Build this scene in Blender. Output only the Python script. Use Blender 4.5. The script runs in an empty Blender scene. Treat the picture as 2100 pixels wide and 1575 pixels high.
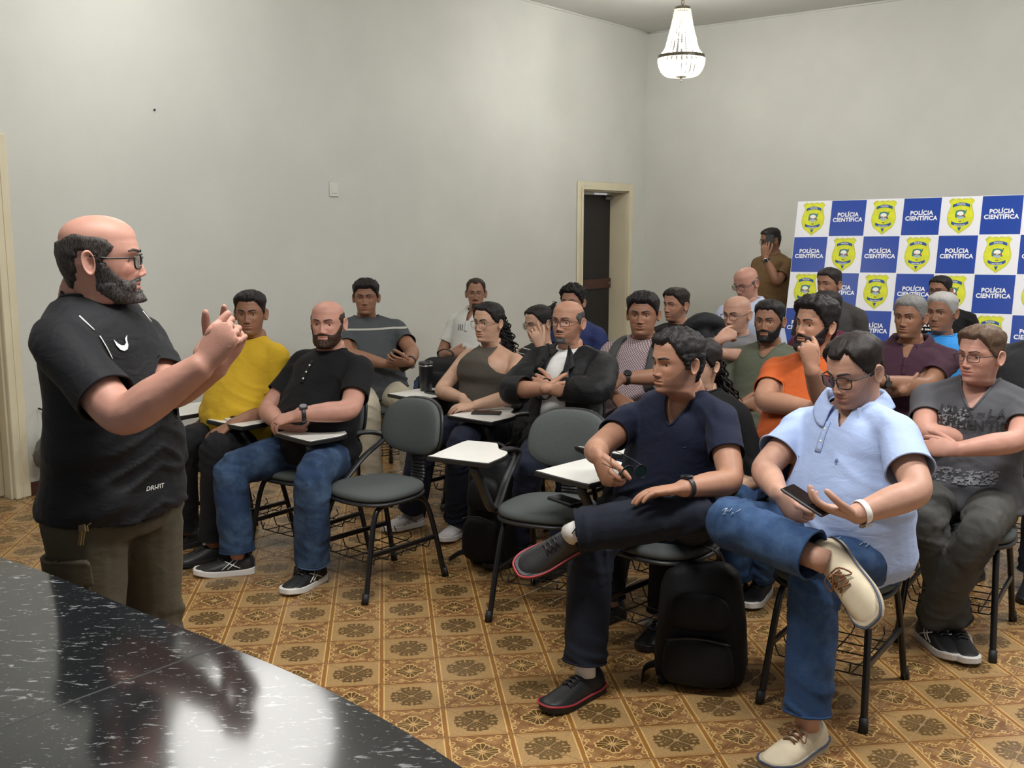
import bpy, bmesh, math, random
import numpy as np
from mathutils import Vector, Matrix

random.seed(7); np.random.seed(7)
SC = bpy.context.scene
COL = SC.collection
PI = math.pi

# ------------------------------------------------------------------ camera, world, lights, exposure
CAM_H, FPX, PITCH = 1.65, 2120.0, 0.1524
cam_d = bpy.data.cameras.new('camera'); cam = bpy.data.objects.new('camera', cam_d); COL.objects.link(cam)
cam_d.sensor_width = 36.0; cam_d.lens = FPX / 2100.0 * 36.0
cam.location = (0, 0, CAM_H); cam.rotation_euler = (PI / 2 - PITCH, 0, 0)
cam_d.clip_start = 0.05; cam_d.clip_end = 60
SC.camera = cam
vs = SC.view_settings
vs.view_transform = 'Standard'; vs.look = 'None'; vs.gamma = 1.0; vs.use_curve_mapping = False
vs.exposure = 0.0
w = bpy.data.worlds.new('world'); SC.world = w; w.use_nodes = True
bg = w.node_tree.nodes['Background']; bg.inputs[0].default_value = (0.97, 0.99, 1.0, 1); bg.inputs[1].default_value = 0.40

def lamp(name, loc, power, radius, color=(1, 0.98, 0.94)):
    d = bpy.data.lights.new(name, 'POINT'); d.energy = power; d.shadow_soft_size = radius; d.color = color
    o = bpy.data.objects.new(name, d); o.location = loc; COL.objects.link(o); return o

def area(name, loc, power, sx, sy, rot=(0, 0, 0), color=(1, 0.99, 0.965)):
    d = bpy.data.lights.new(name, 'AREA'); d.shape = 'RECTANGLE'; d.size = sx; d.size_y = sy; d.energy = power; d.color = color
    o = bpy.data.objects.new(name, d); o.location = loc; o.rotation_euler = rot; COL.objects.link(o); return o

# the room's other ceiling lights, all above the frame: two lamps over the left of the hall, strip lights over the front
lamp('ceiling_lamp', (-1.6, 6.0, 3.3), 52, 0.5)
lamp('ceiling_lamp', (3.6, 6.3, 3.3), 140, 0.3)
area('strip_light', (-0.3, 2.3, 3.66), 118, 1.9, 0.35)
area('strip_light', (2.4, 3.3, 3.66), 118, 1.9, 0.35)

# ------------------------------------------------------------------ geometry of the view
_fw = np.array([0, math.cos(PITCH), -math.sin(PITCH)]); _up = np.array([0, math.sin(PITCH), math.cos(PITCH)]); _xr = np.array([1.0, 0, 0])
def ray(px, py): return (px - 1050) / FPX * _xr - (py - 787.5) / FPX * _up + _fw
def P(px, py, Y):
    """the point at depth Y (metres in front of the camera) seen at a place of the photograph"""
    d = ray(px, py); return np.array([0, 0, CAM_H]) + d * (Y / d[1])
def G(px, py, z=0.0):
    d = ray(px, py); return np.array([0, 0, CAM_H]) + d * ((z - CAM_H) / d[2])
def proj(w):
    d = np.asarray(w, float) - np.array([0, 0, CAM_H]); z = d @ _fw
    return np.stack([1050 + FPX * (d @ _xr) / z, 787.5 - FPX * (d @ _up) / z], -1)
UP = np.array([0, 0, 1.0])
def unit(v):
    v = np.asarray(v, float); return v / (np.linalg.norm(v) + 1e-12)
def V2(x, y): return np.array([x, y, 0.0])

# ------------------------------------------------------------------ object helpers
def lin(h):
    h = h.lstrip('#'); c = [int(h[i:i + 2], 16) / 255 for i in (0, 2, 4)]
    return tuple(x / 12.92 if x <= .04045 else ((x + .055) / 1.055) ** 2.4 for x in c)

def new_mesh(name, V, F, mats=(), fm=None, smooth=True, tint=None):
    me = bpy.data.meshes.new(name)
    me.from_pydata([tuple(map(float, v)) for v in V], [], [tuple(map(int, f)) for f in F])
    for m in mats: me.materials.append(m)
    if fm is not None: me.polygons.foreach_set('material_index', np.asarray(fm, dtype=np.int32))
    if smooth is True: me.polygons.foreach_set('use_smooth', np.ones(len(me.polygons), dtype=bool))
    elif smooth is not False: me.polygons.foreach_set('use_smooth', np.asarray(smooth, dtype=bool))
    if tint is not None:
        a = me.color_attributes.new('tint', 'FLOAT_COLOR', 'POINT')
        t = np.ones((len(V), 4), dtype=np.float32); t[:, :3] = tint
        a.data.foreach_set('color', t.ravel())
    me.update(); return me

def link(name, me, parent=None, loc=None):
    o = bpy.data.objects.new(name, me); COL.objects.link(o)
    if parent is not None: o.parent = parent
    if loc is not None: o.location = loc
    return o

def tag(o, label=None, cat=None, group=None, kind=None):
    if label: o['label'] = label
    if cat: o['category'] = cat
    if group: o['group'] = group
    if kind: o['kind'] = kind
    return o

def empty(name, loc=(0, 0, 0), rz=0.0):
    o = bpy.data.objects.new(name, None); COL.objects.link(o); o.location = loc; o.rotation_euler = (0, 0, rz)
    o.empty_display_size = 0.1; return o

class MB:
    """collects pieces of ONE mesh object"""
    def __init__(s): s.V = []; s.F = []; s.M = []; s.S = []; s.n = 0
    def add(s, V, F, m=0, smooth=True):
        V = np.asarray(V, float); s.V.append(V)
        for f in F: s.F.append(tuple(i + s.n for i in f)); s.M.append(m); s.S.append(smooth)
        s.n += len(V); return s
    def box(s, c, sx, sy, sz, ax=None, ay=None, az=None, m=0, bev=0.0):
        ax = np.array([1., 0, 0]) if ax is None else unit(ax); ay = np.array([0, 1., 0]) if ay is None else unit(ay)
        az = np.cross(ax, ay) if az is None else unit(az)
        V, F = cube(sx, sy, sz, bev)
        return s.add(np.asarray(c) + V[:, :1] * ax + V[:, 1:2] * ay + V[:, 2:] * az, F, m, False)
    def tube(s, pts, r, n=10, m=0, closed=False, caps=True):
        V, F = tube(pts, r, n, closed=closed, caps=caps); return s.add(V, F, m)
    def prism(s, poly, z0, z1, m=0, fr=None, bev=0.0):
        V, F = prism(poly, z0, z1, bev)
        if fr is not None: V = fr(V)
        return s.add(V, F, m, False)
    def mesh(s, name, mats, off=None):
        V = np.concatenate(s.V)
        if off is not None: V = V - np.asarray(off)
        return new_mesh(name, V, s.F, mats, s.M, s.S)
    def build(s, name, mats, parent=None, off=None, loc=None):
        if not isinstance(mats, (list, tuple)): mats = [mats]
        return link(name, s.mesh(name, mats, off), parent, loc)

def cube(sx, sy, sz, bev=0.0):
    hx, hy, hz = sx / 2, sy / 2, sz / 2
    if bev <= 0:
        V = np.array([(x, y, z) for x in (-hx, hx) for y in (-hy, hy) for z in (-hz, hz)])
        return V, [(0, 1, 3, 2), (4, 6, 7, 5), (0, 4, 5, 1), (2, 3, 7, 6), (0, 2, 6, 4), (1, 5, 7, 3)]
    b = min(bev, hx * .9, hy * .9, hz * .9); V = []; F = []
    rings = [(hx - b, hy - b, -hz), (hx, hy, -hz + b), (hx, hy, hz - b), (hx - b, hy - b, hz)]
    for (x, y, z) in rings:
        c = b
        V += [(x - c, -y, z), (x, -y + c, z), (x, y - c, z), (x - c, y, z), (-x + c, y, z), (-x, y - c, z), (-x, -y + c, z), (-x + c, -y, z)]
    for k in range(3):
        for i in range(8):
            j = (i + 1) % 8; F.append((k * 8 + i, k * 8 + j, k * 8 + 8 + j, k * 8 + 8 + i))
    F.append(tuple(range(7, -1, -1))); F.append(tuple(range(24, 32)))
    return np.array(V), F

def prism(poly, z0, z1, bev=0.0):
    poly = np.asarray(poly, float); n = len(poly)
    a = sum(poly[i, 0] * poly[(i + 1) % n, 1] - poly[(i + 1) % n, 0] * poly[i, 1] for i in range(n))
    if a < 0: poly = poly[::-1]
    c = poly.mean(0)
    def ring(k, z): return np.c_[c + (poly - c) * k, np.full(n, z)]
    if bev > 0:
        sz = np.abs(poly - c).max(); k = 1 - bev / sz
        R = [ring(k, z0), ring(1, z0 + bev), ring(1, z1 - bev), ring(k, z1)]
    else: R = [ring(1, z0), ring(1, z1)]
    F = []
    for q in range(len(R) - 1):
        for i in range(n):
            j = (i + 1) % n; F.append((q * n + i, q * n + j, (q + 1) * n + j, (q + 1) * n + i))
    F.append(tuple(range(n - 1, -1, -1))); F.append(tuple(range((len(R) - 1) * n, len(R) * n)))
    return np.concatenate(R), F

def catmull(pts, sub):
    pts = np.asarray(pts, float)
    if sub <= 1 or len(pts) < 3: return pts
    p = np.concatenate([[2 * pts[0] - pts[1]], pts, [2 * pts[-1] - pts[-2]]]); out = []
    for i in range(1, len(p) - 2):
        for k in range(sub):
            t = k / sub
            out.append(.5 * (2 * p[i] + (p[i + 1] - p[i - 1]) * t + (2 * p[i - 1] - 5 * p[i] + 4 * p[i + 1] - p[i + 2]) * t * t + (3 * p[i] - p[i - 1] - 3 * p[i + 1] + p[i + 2]) * t ** 3))
    out.append(pts[-1]); return np.array(out)

def tube(pts, rad, n=10, sub=1, side=None, caps=True, closed=False, round_cap=0):
    """tube along a path; rad a number, a list, or a list of (side, normal) half sizes"""
    pts = np.asarray(pts, float); k0 = len(pts)
    rad = np.asarray(rad, float)
    if rad.ndim == 0: rad = np.full((k0, 2), float(rad))
    elif rad.ndim == 1: rad = np.stack([rad, rad], -1)
    if sub > 1:
        pr = catmull(np.c_[pts, rad], sub); pts = pr[:, :3]; rad = np.abs(pr[:, 3:])
    m = len(pts)
    if closed: T = np.roll(pts, -1, 0) - np.roll(pts, 1, 0)
    else: T = np.gradient(pts, axis=0)
    T /= np.linalg.norm(T, axis=1)[:, None] + 1e-12
    if round_cap:
        a = np.linspace(0, PI / 2, round_cap + 1)[1:]
        e = [(pts[-1] + T[-1] * rad[-1].mean() * math.sin(x), rad[-1] * max(math.cos(x), .08)) for x in a]
        b = [(pts[0] - T[0] * rad[0].mean() * math.sin(x), rad[0] * max(math.cos(x), .08)) for x in a[::-1]]
        pts = np.concatenate([[q[0] for q in b], pts, [q[0] for q in e]]); rad = np.concatenate([[q[1] for q in b], rad, [q[1] for q in e]])
        T = np.concatenate([[T[0]] * len(b), T, [T[-1]] * len(e)]); m = len(pts)
    N = []
    s = np.asarray(side, float) if side is not None else (np.array([1., 0, 0]) if abs(T[0][0]) < .8 else np.array([0, 0, 1.]))
    for i in range(m):
        if side is not None and np.ndim(side) == 2: s = np.asarray(side[min(i, len(side) - 1)], float)
        s = s - T[i] * (s @ T[i]); s = s / (np.linalg.norm(s) + 1e-12); N.append(s)
    N = np.array(N); B = np.cross(T, N)
    a = np.arange(n) * 2 * PI / n
    V = pts[:, None] + N[:, None] * (np.cos(a)[None, :, None] * rad[:, :1, None]) + B[:, None] * (np.sin(a)[None, :, None] * rad[:, 1:, None])
    V = V.reshape(-1, 3); F = []
    for i in range(m if closed else m - 1):
        i2 = (i + 1) % m
        for j in range(n):
            j2 = (j + 1) % n; F.append((i * n + j, i * n + j2, i2 * n + j2, i2 * n + j))
    if caps and not closed:
        F.append(tuple(range(n - 1, -1, -1))); F.append(tuple(range((m - 1) * n, m * n)))
    return V, F

def lathe(prof, n=24, c=(0, 0, 0)):
    prof = np.asarray(prof, float); a = np.arange(n) * 2 * PI / n
    V = np.stack([prof[:, :1] * np.cos(a), prof[:, :1] * np.sin(a), np.repeat(prof[:, 1:], n, 1)], -1).reshape(-1, 3) + np.asarray(c)
    F = []
    for i in range(len(prof) - 1):
        for j in range(n):
            j2 = (j + 1) % n; F.append((i * n + j, i * n + j2, (i + 1) * n + j2, (i + 1) * n + j))
    F.append(tuple(range(n - 1, -1, -1))); F.append(tuple(range((len(prof) - 1) * n, len(prof) * n)))
    return V, F

def sphere(c, r, n=12, m=8, sc=(1, 1, 1)):
    a = np.linspace(-PI / 2, PI / 2, m + 1); pr = [(max(math.cos(x), 1e-3) * r, math.sin(x) * r) for x in a]
    V, F = lathe(pr, n); return V * np.asarray(sc) + np.asarray(c), F

# ------------------------------------------------------------------ node helpers
class NT:
    """small arithmetic layer over a material's nodes"""
    def __init__(s, mat): s.t = mat.node_tree; s.n = s.t.nodes; s.l = s.t.links
    def node(s, typ, **kw):
        nd = s.n.new(typ)
        for k, v in kw.items(): setattr(nd, k, v)
        return nd
    def put(s, sock, v):
        if isinstance(v, EX): s.l.new(v.s, sock)
        elif isinstance(v, bpy.types.NodeSocket): s.l.new(v, sock)
        else: sock.default_value = v
    def m(s, op, a, b=0.0, c=None, clamp=False):
        nd = s.node('ShaderNodeMath', operation=op, use_clamp=clamp)
        s.put(nd.inputs[0], a); s.put(nd.inputs[1], b)
        if c is not None: s.put(nd.inputs[2], c)
        return EX(s, nd.outputs[0])
    def step(s, x, lo, hi):
        nd = s.node('ShaderNodeMapRange', interpolation_type='SMOOTHSTEP')
        s.put(nd.inputs[0], x); nd.inputs[1].default_value = lo; nd.inputs[2].default_value = hi
        return EX(s, nd.outputs[0])
    def mix(s, f, a, b, mode='MIX'):
        nd = s.node('ShaderNodeMix', data_type='RGBA', blend_type=mode)
        s.put(nd.inputs[0], f)
        for i, v in ((6, a), (7, b)):
            s.put(nd.inputs[i], (*v, 1) if isinstance(v, tuple) and len(v) == 3 else v)
        return nd.outputs[2]
    def noise(s, vec=None, scale=5.0, detail=3.0, rough=.5, dist=0.0):
        nd = s.node('ShaderNodeTexNoise'); nd.inputs['Scale'].default_value = scale; nd.inputs['Detail'].default_value = detail
        nd.inputs['Roughness'].default_value = rough; nd.inputs['Distortion'].default_value = dist
        if vec is not None: s.put(nd.inputs['Vector'], vec)
        return EX(s, nd.outputs[0])
    def obj(s): return s.node('ShaderNodeTexCoord').outputs['Object']
    def mapping(s, vec, scale=(1, 1, 1), rot=(0, 0, 0)):
        nd = s.node('ShaderNodeMapping'); s.put(nd.inputs[0], vec); nd.inputs['Scale'].default_value = scale; nd.inputs['Rotation'].default_value = rot
        return nd.outputs[0]
    def xyz(s, vec):
        nd = s.node('ShaderNodeSeparateXYZ'); s.put(nd.inputs[0], vec); return [EX(s, o) for o in nd.outputs]
    def bump(s, h, strength, dist=.01):
        nd = s.node('ShaderNodeBump'); nd.inputs['Strength'].default_value = strength; nd.inputs['Distance'].default_value = dist
        s.put(nd.inputs['Height'], h); return nd.outputs[0]
    def bsdf(s): return s.n['Principled BSDF']

class EX:
    def __init__(s, nt, sock): s.nt = nt; s.s = sock
    def __add__(s, o): return s.nt.m('ADD', s, o)
    __radd__ = __add__
    def __sub__(s, o): return s.nt.m('SUBTRACT', s, o)
    def __rsub__(s, o): return s.nt.m('SUBTRACT', o, s)
    def __mul__(s, o): return s.nt.m('MULTIPLY', s, o)
    __rmul__ = __mul__
    def __truediv__(s, o): return s.nt.m('DIVIDE', s, o)
    def abs(s): return s.nt.m('ABSOLUTE', s)
    def lt(s, o): return s.nt.m('LESS_THAN', s, o)
    def gt(s, o): return s.nt.m('GREATER_THAN', s, o)
    def max(s, o): return s.nt.m('MAXIMUM', s, o)
    def min(s, o): return s.nt.m('MINIMUM', s, o)
    def f(s, op): return s.nt.m(op, s)

def mat(name, color=(.5, .5, .5), rough=.5, metal=0.0, spec=None, var=0.0, vscale=20.0, bump=0.0, bscale=200.0, bdist=.002, stretch=(1, 1, 1), coat=0.0, coord='obj', color2=None, detail=4.0):
    m = bpy.data.materials.new(name); m.use_nodes = True; t = NT(m); b = t.bsdf()
    b.inputs['Base Color'].default_value = (*color, 1); b.inputs['Roughness'].default_value = rough; b.inputs['Metallic'].default_value = metal
    if spec is not None: b.inputs['Specular IOR Level'].default_value = spec
    if coat: b.inputs['Coat Weight'].default_value = coat
    if var or bump:
        v = t.obj() if coord == 'obj' else t.node('ShaderNodeNewGeometry').outputs['Position']
        v = t.mapping(v, stretch)
        if var:
            n = t.step(t.noise(v, vscale, detail), .3, .7)
            c2 = color2 if color2 else tuple(c * (1 - var) for c in color)
            t.put(b.inputs['Base Color'], t.mix(n, c2, tuple(min(1, c * (1 + var * .5)) for c in color) if not color2 else color))
        if bump: t.put(b.inputs['Normal'], t.bump(t.noise(v, bscale, 3.0), bump, bdist))
    return m

# ------------------------------------------------------------------ room materials
TH = math.radians(39.0)
U = np.array([math.sin(TH), math.cos(TH), 0]); W = np.array([math.cos(TH), -math.sin(TH), 0])   # along the left wall, along the right wall
CORNER = np.array([1.48, 11.70, 0.0]); CEIL = 3.72
def on_left(px, py):
    d = ray(px, py); n = W; t = ((CORNER - np.array([0, 0, CAM_H])) @ n) / (d @ n); p = np.array([0, 0, CAM_H]) + d * t
    return (p - CORNER) @ U, p[2]
def RL(s, d, z): return CORNER + U * s + W * d + UP * z          # s along the left wall (0 at corner, negative to the camera), d into the room

def wall_paint(name, col):
    m = bpy.data.materials.new(name); m.use_nodes = True; t = NT(m); b = t.bsdf()
    g = t.node('ShaderNodeNewGeometry').outputs['Position']
    n1 = t.noise(g, 1.1, 5.0, .55); n2 = t.noise(t.mapping(g, (3, 3, 14)), 1.0, 4.0)
    z = t.xyz(g)[2]
    c = t.mix(t.step(n1, .35, .7), tuple(x * .95 for x in col), tuple(min(1, x * 1.03) for x in col))
    # scuffs low down on the wall
    sc = t.step(n2, .60, .72) * t.step(z, 1.25, .35) * .3
    c = t.mix(sc, c, (.50, .47, .42))
    t.put(b.inputs['Base Color'], c); b.inputs['Roughness'].default_value = .62
    t.put(b.inputs['Normal'], t.bump(t.noise(g, 60.0, 4.0), .12, .004))
    return m
M_WALL = wall_paint('wall_paint', lin('#cbccc5'))
M_CEIL = wall_paint('ceiling_paint', lin('#c2c2be'))
M_FRAME = mat('door_frame_paint', lin('#d9d0b4'), .42, var=.06, vscale=3.0, bump=.06, bscale=30)
M_BASE = mat('baseboard_wood', lin('#4a2a20'), .4, var=.3, vscale=30, stretch=(1, 1, 8))
M_DOOR = mat('dark_door', lin('#1d1c1e'), .5, var=.15, vscale=4)
M_BOARD = mat('red_brown_board', lin('#4b2a24'), .45, var=.25, vscale=12, stretch=(1, 1, 6))

def structure(mb, name, mats): return tag(mb.build(name, mats), kind='structure')

# wall_left with the opening of door_2
s_a, _ = on_left(1191.5, 500); s_b, _ = on_left(1285, 500); _, z_top = on_left(1240, 391)
s_d1 = on_left(46, 800)[0]; s_d1o = s_d1 - 0.95
T_W = 0.26
mb = MB()
def lbox(mb, s0, s1, d0, d1, z0, z1, m=0, bev=0.0):
    return mb.box(RL((s0 + s1) / 2, (d0 + d1) / 2, (z0 + z1) / 2), abs(s1 - s0), abs(d1 - d0), z1 - z0, U, W, UP, m, bev)
F1 = s_d1 - 0.10                                 # door_1 opening's far side
lbox(mb, s_b, T_W, -T_W, 0, 0, CEIL); lbox(mb, F1, s_a, -T_W, 0, 0, CEIL); lbox(mb, s_a, s_b, -T_W, 0, z_top, CEIL)
lbox(mb, F1 - .85, F1, -T_W, 0, 2.1, CEIL); lbox(mb, -12.5, F1 - .85, -T_W, 0, 0, CEIL)
structure(mb, 'wall_left', M_WALL)
mb = MB()
c = CORNER + W * 4.0 - U * -T_W / 2
mb.box(c + UP * CEIL / 2, 8.0, T_W, CEIL, W, U, UP)
structure(mb, 'wall_right', M_WALL)
mb = MB()
mb.box(CORNER + W * 3.8 - U * 6.2 + UP * (CEIL + .05), 8.4 , 13.2, .1, W, U, UP)
structure(mb, 'ceiling', M_CEIL)
# a wavy bead of plaster where wall and ceiling meet
mb = MB()
k = np.linspace(-12, 0, 60); mb.tube([RL(x, .006 + .004 * math.sin(x * 7), CEIL - .006) for x in k], .012, 6)
structure(mb, 'trim_1', M_WALL)
mb = MB(); k = np.linspace(0, 7.8, 40)
mb.tube([CORNER + W * x - U * (.006 + .004 * math.sin(x * 6)) + UP * (CEIL - .006) for x in k], .012, 6)
structure(mb, 'trim_2', M_WALL)
mb = MB(); lbox(mb, s_d1, s_a - .09, 0, .015, 0, .085, 0, .004); lbox(mb, s_b + .09, 0, 0, .015, 0, .085, 0, .004)
structure(mb, 'baseboard_left', M_BASE)
mb = MB(); mb.box(CORNER + W * 4.0 - U * .0075 + UP * .0425, 8.0, .015, .085, W, U, UP, 0, .004)
structure(mb, 'baseboard_right', M_BASE)

# door_2: cream frame with a deep jamb, dark leaf with a red-brown push board
d2 = tag(empty('door_2', RL((s_a + s_b) / 2, 0, 0)), kind='structure')
off2 = np.array(d2.location)
mb = MB()
for (a, b) in ((s_a - .085, s_a), (s_b, s_b + .085)): lbox(mb, a, b, 0, .022, 0, z_top + .085, 0, .008)
lbox(mb, s_a, s_b, 0, .022, z_top, z_top + .085, 0, .008)
for (a, b) in ((s_a - .03, s_a), (s_b, s_b + .03)): lbox(mb, a, b, .02, .034, 0, z_top + .03, 0, .005)
lbox(mb, s_a, s_b, .02, .034, z_top, z_top + .03, 0, .005)
lbox(mb, s_b - .012, s_b, -T_W, 0, 0, z_top); lbox(mb, s_a, s_a + .012, -T_W, 0, 0, z_top); lbox(mb, s_a, s_b, -T_W, 0, z_top - .012, z_top)
mb.build('door_frame', M_FRAME, d2, off2)
mb = MB(); lbox(mb, s_a + .015, s_b - .015, -T_W + .01, -T_W + .05, .01, z_top - .035, 0, .004); leaf = mb.build('door_leaf', M_DOOR, d2, off2)
zb1, zb0 = on_left(1225, 577)[1] + .03, on_left(1225, 596)[1] + .02
mb = MB(); lbox(mb, s_a + .02, s_b - .02, -T_W + .05, -T_W + .075, zb0 - .02, zb1 - .02, 0, .004); mb.build('push_board', M_BOARD, d2, off2)
mb = MB(); lbox(mb, s_b - .14, s_b - .03, -T_W + .05, -T_W + .09, z_top - .085, z_top - .045, 0, .006)
mb.build('door_closer', mat('closer_grey', lin('#6d6a66'), .4), d2, off2)
mb = MB(); mb.tube([RL(s_b - .06, -T_W + .076, (zb0 + zb1) / 2 - .02), RL(s_b - .06, -T_W + .084, (zb0 + zb1) / 2 - .02)], .009, 10); mb.build('bolt', mat('bolt_metal', (.5, .45, .4), .35, .9), d2, off2)
mb = MB(); lbox(mb, s_a + .3, s_a + .48, -.2, -.17, z_top - .035, z_top - .016, 0, .003); mb.build('frame_sensor', mat('white_plastic', (.85, .85, .83), .4), d2, off2)
# black room beyond the door is hidden by the leaf
# door_1: only its frame shows at the left edge of the view
d1 = tag(empty('door_1', RL(F1 - .4, 0, 0)), kind='structure'); off1 = np.array(d1.location)
mb = MB(); lbox(mb, F1, s_d1, 0, .024, 0, 2.18, 0, .006); lbox(mb, F1, F1 + .035, .022, .036, 0, 2.13, 0, .005); lbox(mb, F1 + .05, F1 + .06, .022, .028, 0, 2.13, 0, .002)
lbox(mb, F1 - .85, F1, 0, .024, 2.08, 2.18, 0, .006); lbox(mb, F1 - .95, F1 - .85, 0, .024, 0, 2.18, 0, .006); lbox(mb, F1 - .014, F1, -T_W, 0, 0, 2.1)
mb.build('door_frame', M_FRAME, d1, off1)
mb = MB(); lbox(mb, F1 - .85, F1 - .015, -.12, -.08, .01, 2.08, 0, .004); mb.build('door_leaf', mat('beige_door', lin('#b3a78c'), .45, var=.08), d1, off1)

# blank plate on the wall
s0, z0 = on_left(675.5, 403); s1, z1 = on_left(693, 373)
mb = MB(); lbox(mb, s0, s1, 0, .010, z0, z1, 0, .004); lbox(mb, s0 + .02, s1 - .02, .010, .013, z0 + .025, z1 - .025, 0, .002)
tag(mb.build('wall_plate', mat('plate_plastic', lin('#d6d5cd'), .35)), 'small blank white cover plate high on the long wall', 'wall plate')
s0, z0 = on_left(316, 226)
mb = MB(); mb.tube([RL(s0, 0, z0), RL(s0, .012, z0 + .003)], .006, 8, 0)
tag(mb.build('nail', mat('nail_metal', (.05, .04, .04), .5, .6)), 'small dark nail in the long wall above the speaker', 'nail')

# ------------------------------------------------------------------ floor tiles
S_CELL = 0.2110; A1 = math.radians(7.0); ORG = np.array([-0.735, 3.9396, 0])
E1 = np.array([math.cos(A1), math.sin(A1), 0]); E2 = np.array([math.sin(A1), -math.cos(A1), 0])
def tile_material():
    m = bpy.data.materials.new('patterned_tile'); m.use_nodes = True; t = NT(m); b = t.bsdf()
    g = t.node('ShaderNodeNewGeometry').outputs['Position']; X, Y, Z = t.xyz(g)
    X = X - float(ORG[0]); Y = Y - float(ORG[1])
    p = (X * float(E1[0]) + Y * float(E1[1])) / S_CELL; q = (X * float(E2[0]) + Y * float(E2[1])) / S_CELL
    i = p.f('FLOOR'); j = q.f('FLOOR'); fx = p - i - .5; fy = q - j - .5
    par = t.m('FLOORED_MODULO', i + j, 2.0)
    r = t.m('SQRT', fx * fx + fy * fy); th = t.m('ARCTAN2', fy, fx)
    ax = fx.abs(); ay = fy.abs(); mx = ax.max(ay); mn = ax.min(ay)
    fine = t.noise(g, 260.0, 2.0); mott = t.noise(g, 26.0, 3.0, .6)
    # --- ground colours
    tan = t.mix(t.step(fine, .35, .65), lin('#917145'), lin('#b19062'))
    brn = t.mix(t.step(mott, .3, .7), lin('#6b4527'), lin('#997248'))
    # --- dark motif: four scrolled lobes
    lob = .315 + t.m('COSINE', th * 4.0) * .05 + t.m('COSINE', th * 8.0) * .022
    c4 = t.m('SUBTRACT', t.m('FLOORED_MODULO', th + PI / 4, PI / 2), PI / 4).abs()       # angle from the nearest lobe axis
    lx = r * t.m('COSINE', c4); ly = r * t.m('SINE', c4)
    def ring(cx, cy, rad, wd):
        d = t.m('SQRT', (lx - cx) * (lx - cx) + (ly - cy) * (ly - cy)); return t.step((d - rad).abs(), wd, wd * .55)
    def disc(cx, cy, rad):
        d = t.m('SQRT', (lx - cx) * (lx - cx) + (ly - cy) * (ly - cy)); return t.step(d, rad, rad * .75)
    stem = t.step((ax - ay).abs(), .105, .075) * t.step(r, .34, .30) * t.step(r, .03, .06)
    dark = ring(.255, .090, .050, .034).max(ring(.135, .048, .030, .024)).max(disc(.325, .040, .034)).max(disc(.20, .0, .035)).max(stem).max(disc(.30, .150, .034))
    dark = dark * (1.0 - disc(.205, .185, .03))
    xl = t.step((ax - ay).abs(), .020, .010) * t.step(r, .42, .36)
    ca = t.mix(dark * .92, tan, lin('#503c20')); ca = t.mix(xl * .55, ca, lin('#b59567'))
    # --- flower of sixteen petals with corner scrolls
    s8 = t.m('SINE', th * 8.0).abs()
    rp = .235 + t.m('COSINE', th * 16.0) * -.012 + t.m('COSINE', th * 4.0) * .035
    inside = t.step(rp - r, 0.0, .01)
    line = t.step(s8 * r, .055, .03).max(t.step((r - rp).abs(), .020, .010)) * t.step(rp - r, -.022, -.012)
    pet = inside * t.step(r, .05, .09)
    cb = t.mix(pet * .85, brn, lin('#4b3516')); cb = t.mix(line * .9, cb, lin('#cba96c'))
    wav = .405 + t.m('COSINE', mn * 34.0) * .028
    orn = t.step((mx - wav).abs(), .015, .007) * t.step(mn, .25, .22)
    d2 = t.m('SQRT', (mx - .36) * (mx - .36) + (mn - .155) * (mn - .155)); orn = orn.max(t.step((d2 - .032).abs(), .013, .006))
    d3 = t.m('SQRT', (mx - .43) * (mx - .43) + (mn - .30) * (mn - .30)); orn = orn.max(t.step((d3 - .045).abs(), .013, .006))
    cb = t.mix(orn * .85, cb, lin('#cba96c'))
    col = t.mix(par, cb, ca)
    # --- bands along the cell borders
    band = t.step(ax, .468, .478); col = t.mix(band, col, lin('#8a5c2a'))
    cream = t.step((ax - .455).abs(), .012, .006); col = t.mix(cream * .85, col, lin('#d4b070'))
    row = t.step(ay, .480, .488); col = t.mix(row * .9, col, lin('#6f4520'))
    row2 = t.step((ay - .452).abs(), .009, .004); col = t.mix(row2 * .7, col, lin('#8a5a2c'))
    wear = t.step(t.noise(g, 1.3, 4.0), .25, .8); col = t.mix(wear * .22, col, lin('#a08258'))
    t.put(b.inputs['Base Color'], col)
    t.put(b.inputs['Roughness'], .22 + t.noise(g, 9.0, 3.0) * .12)
    b.inputs['Specular IOR Level'].default_value = .42
    t.put(b.inputs['Normal'], t.bump(fine * .6 + dark * .5, .12, .0015))
    return m
M_TILE = tile_material(); M_GROUT = mat('grout', lin('#9c815c'), .8, var=.1, vscale=20)
mb = MB(); fc = CORNER + W * 3.8 - U * 6.2
mb.box(fc + UP * -.03, 8.4, 13.2, .056, W, U, UP)
floor = structure(mb, 'floor', M_GROUT)

# counter outline first: tiles hidden by it are not worth single objects
CZ = 0.90
cedge_px = [(0, 1142), (75, 1167), (150, 1196), (240, 1234), (330, 1270), (405, 1300), (480, 1331), (560, 1363), (640, 1399), (720, 1439), (800, 1482), (880, 1530), (950, 1575)]
EDGE = np.array([G(x, y, CZ) for x, y in cedge_px])
HT = S_CELL / 2 - .0019
def tile_geo(c, e):
    """square tile standing on its point in the cell grid, with an eased top edge"""
    h0, h1 = HT, HT - .0022
    ring = [(1, 0), (0, 1), (-1, 0), (0, -1)]
    V = [c + (E1 * x - E2 * y) * h0 + UP * z for z in (-.004, .0 - .0012) for x, y in ring] + [c + (E1 * x - E2 * y) * h1 + UP * e for x, y in ring]
    F = [(k * 4 + i, k * 4 + (i + 1) % 4, k * 4 + 4 + (i + 1) % 4, k * 4 + 4 + i) for k in (0, 1) for i in range(4)] + [(8, 9, 10, 11)]
    return np.array(V), F
tiles = []
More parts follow.
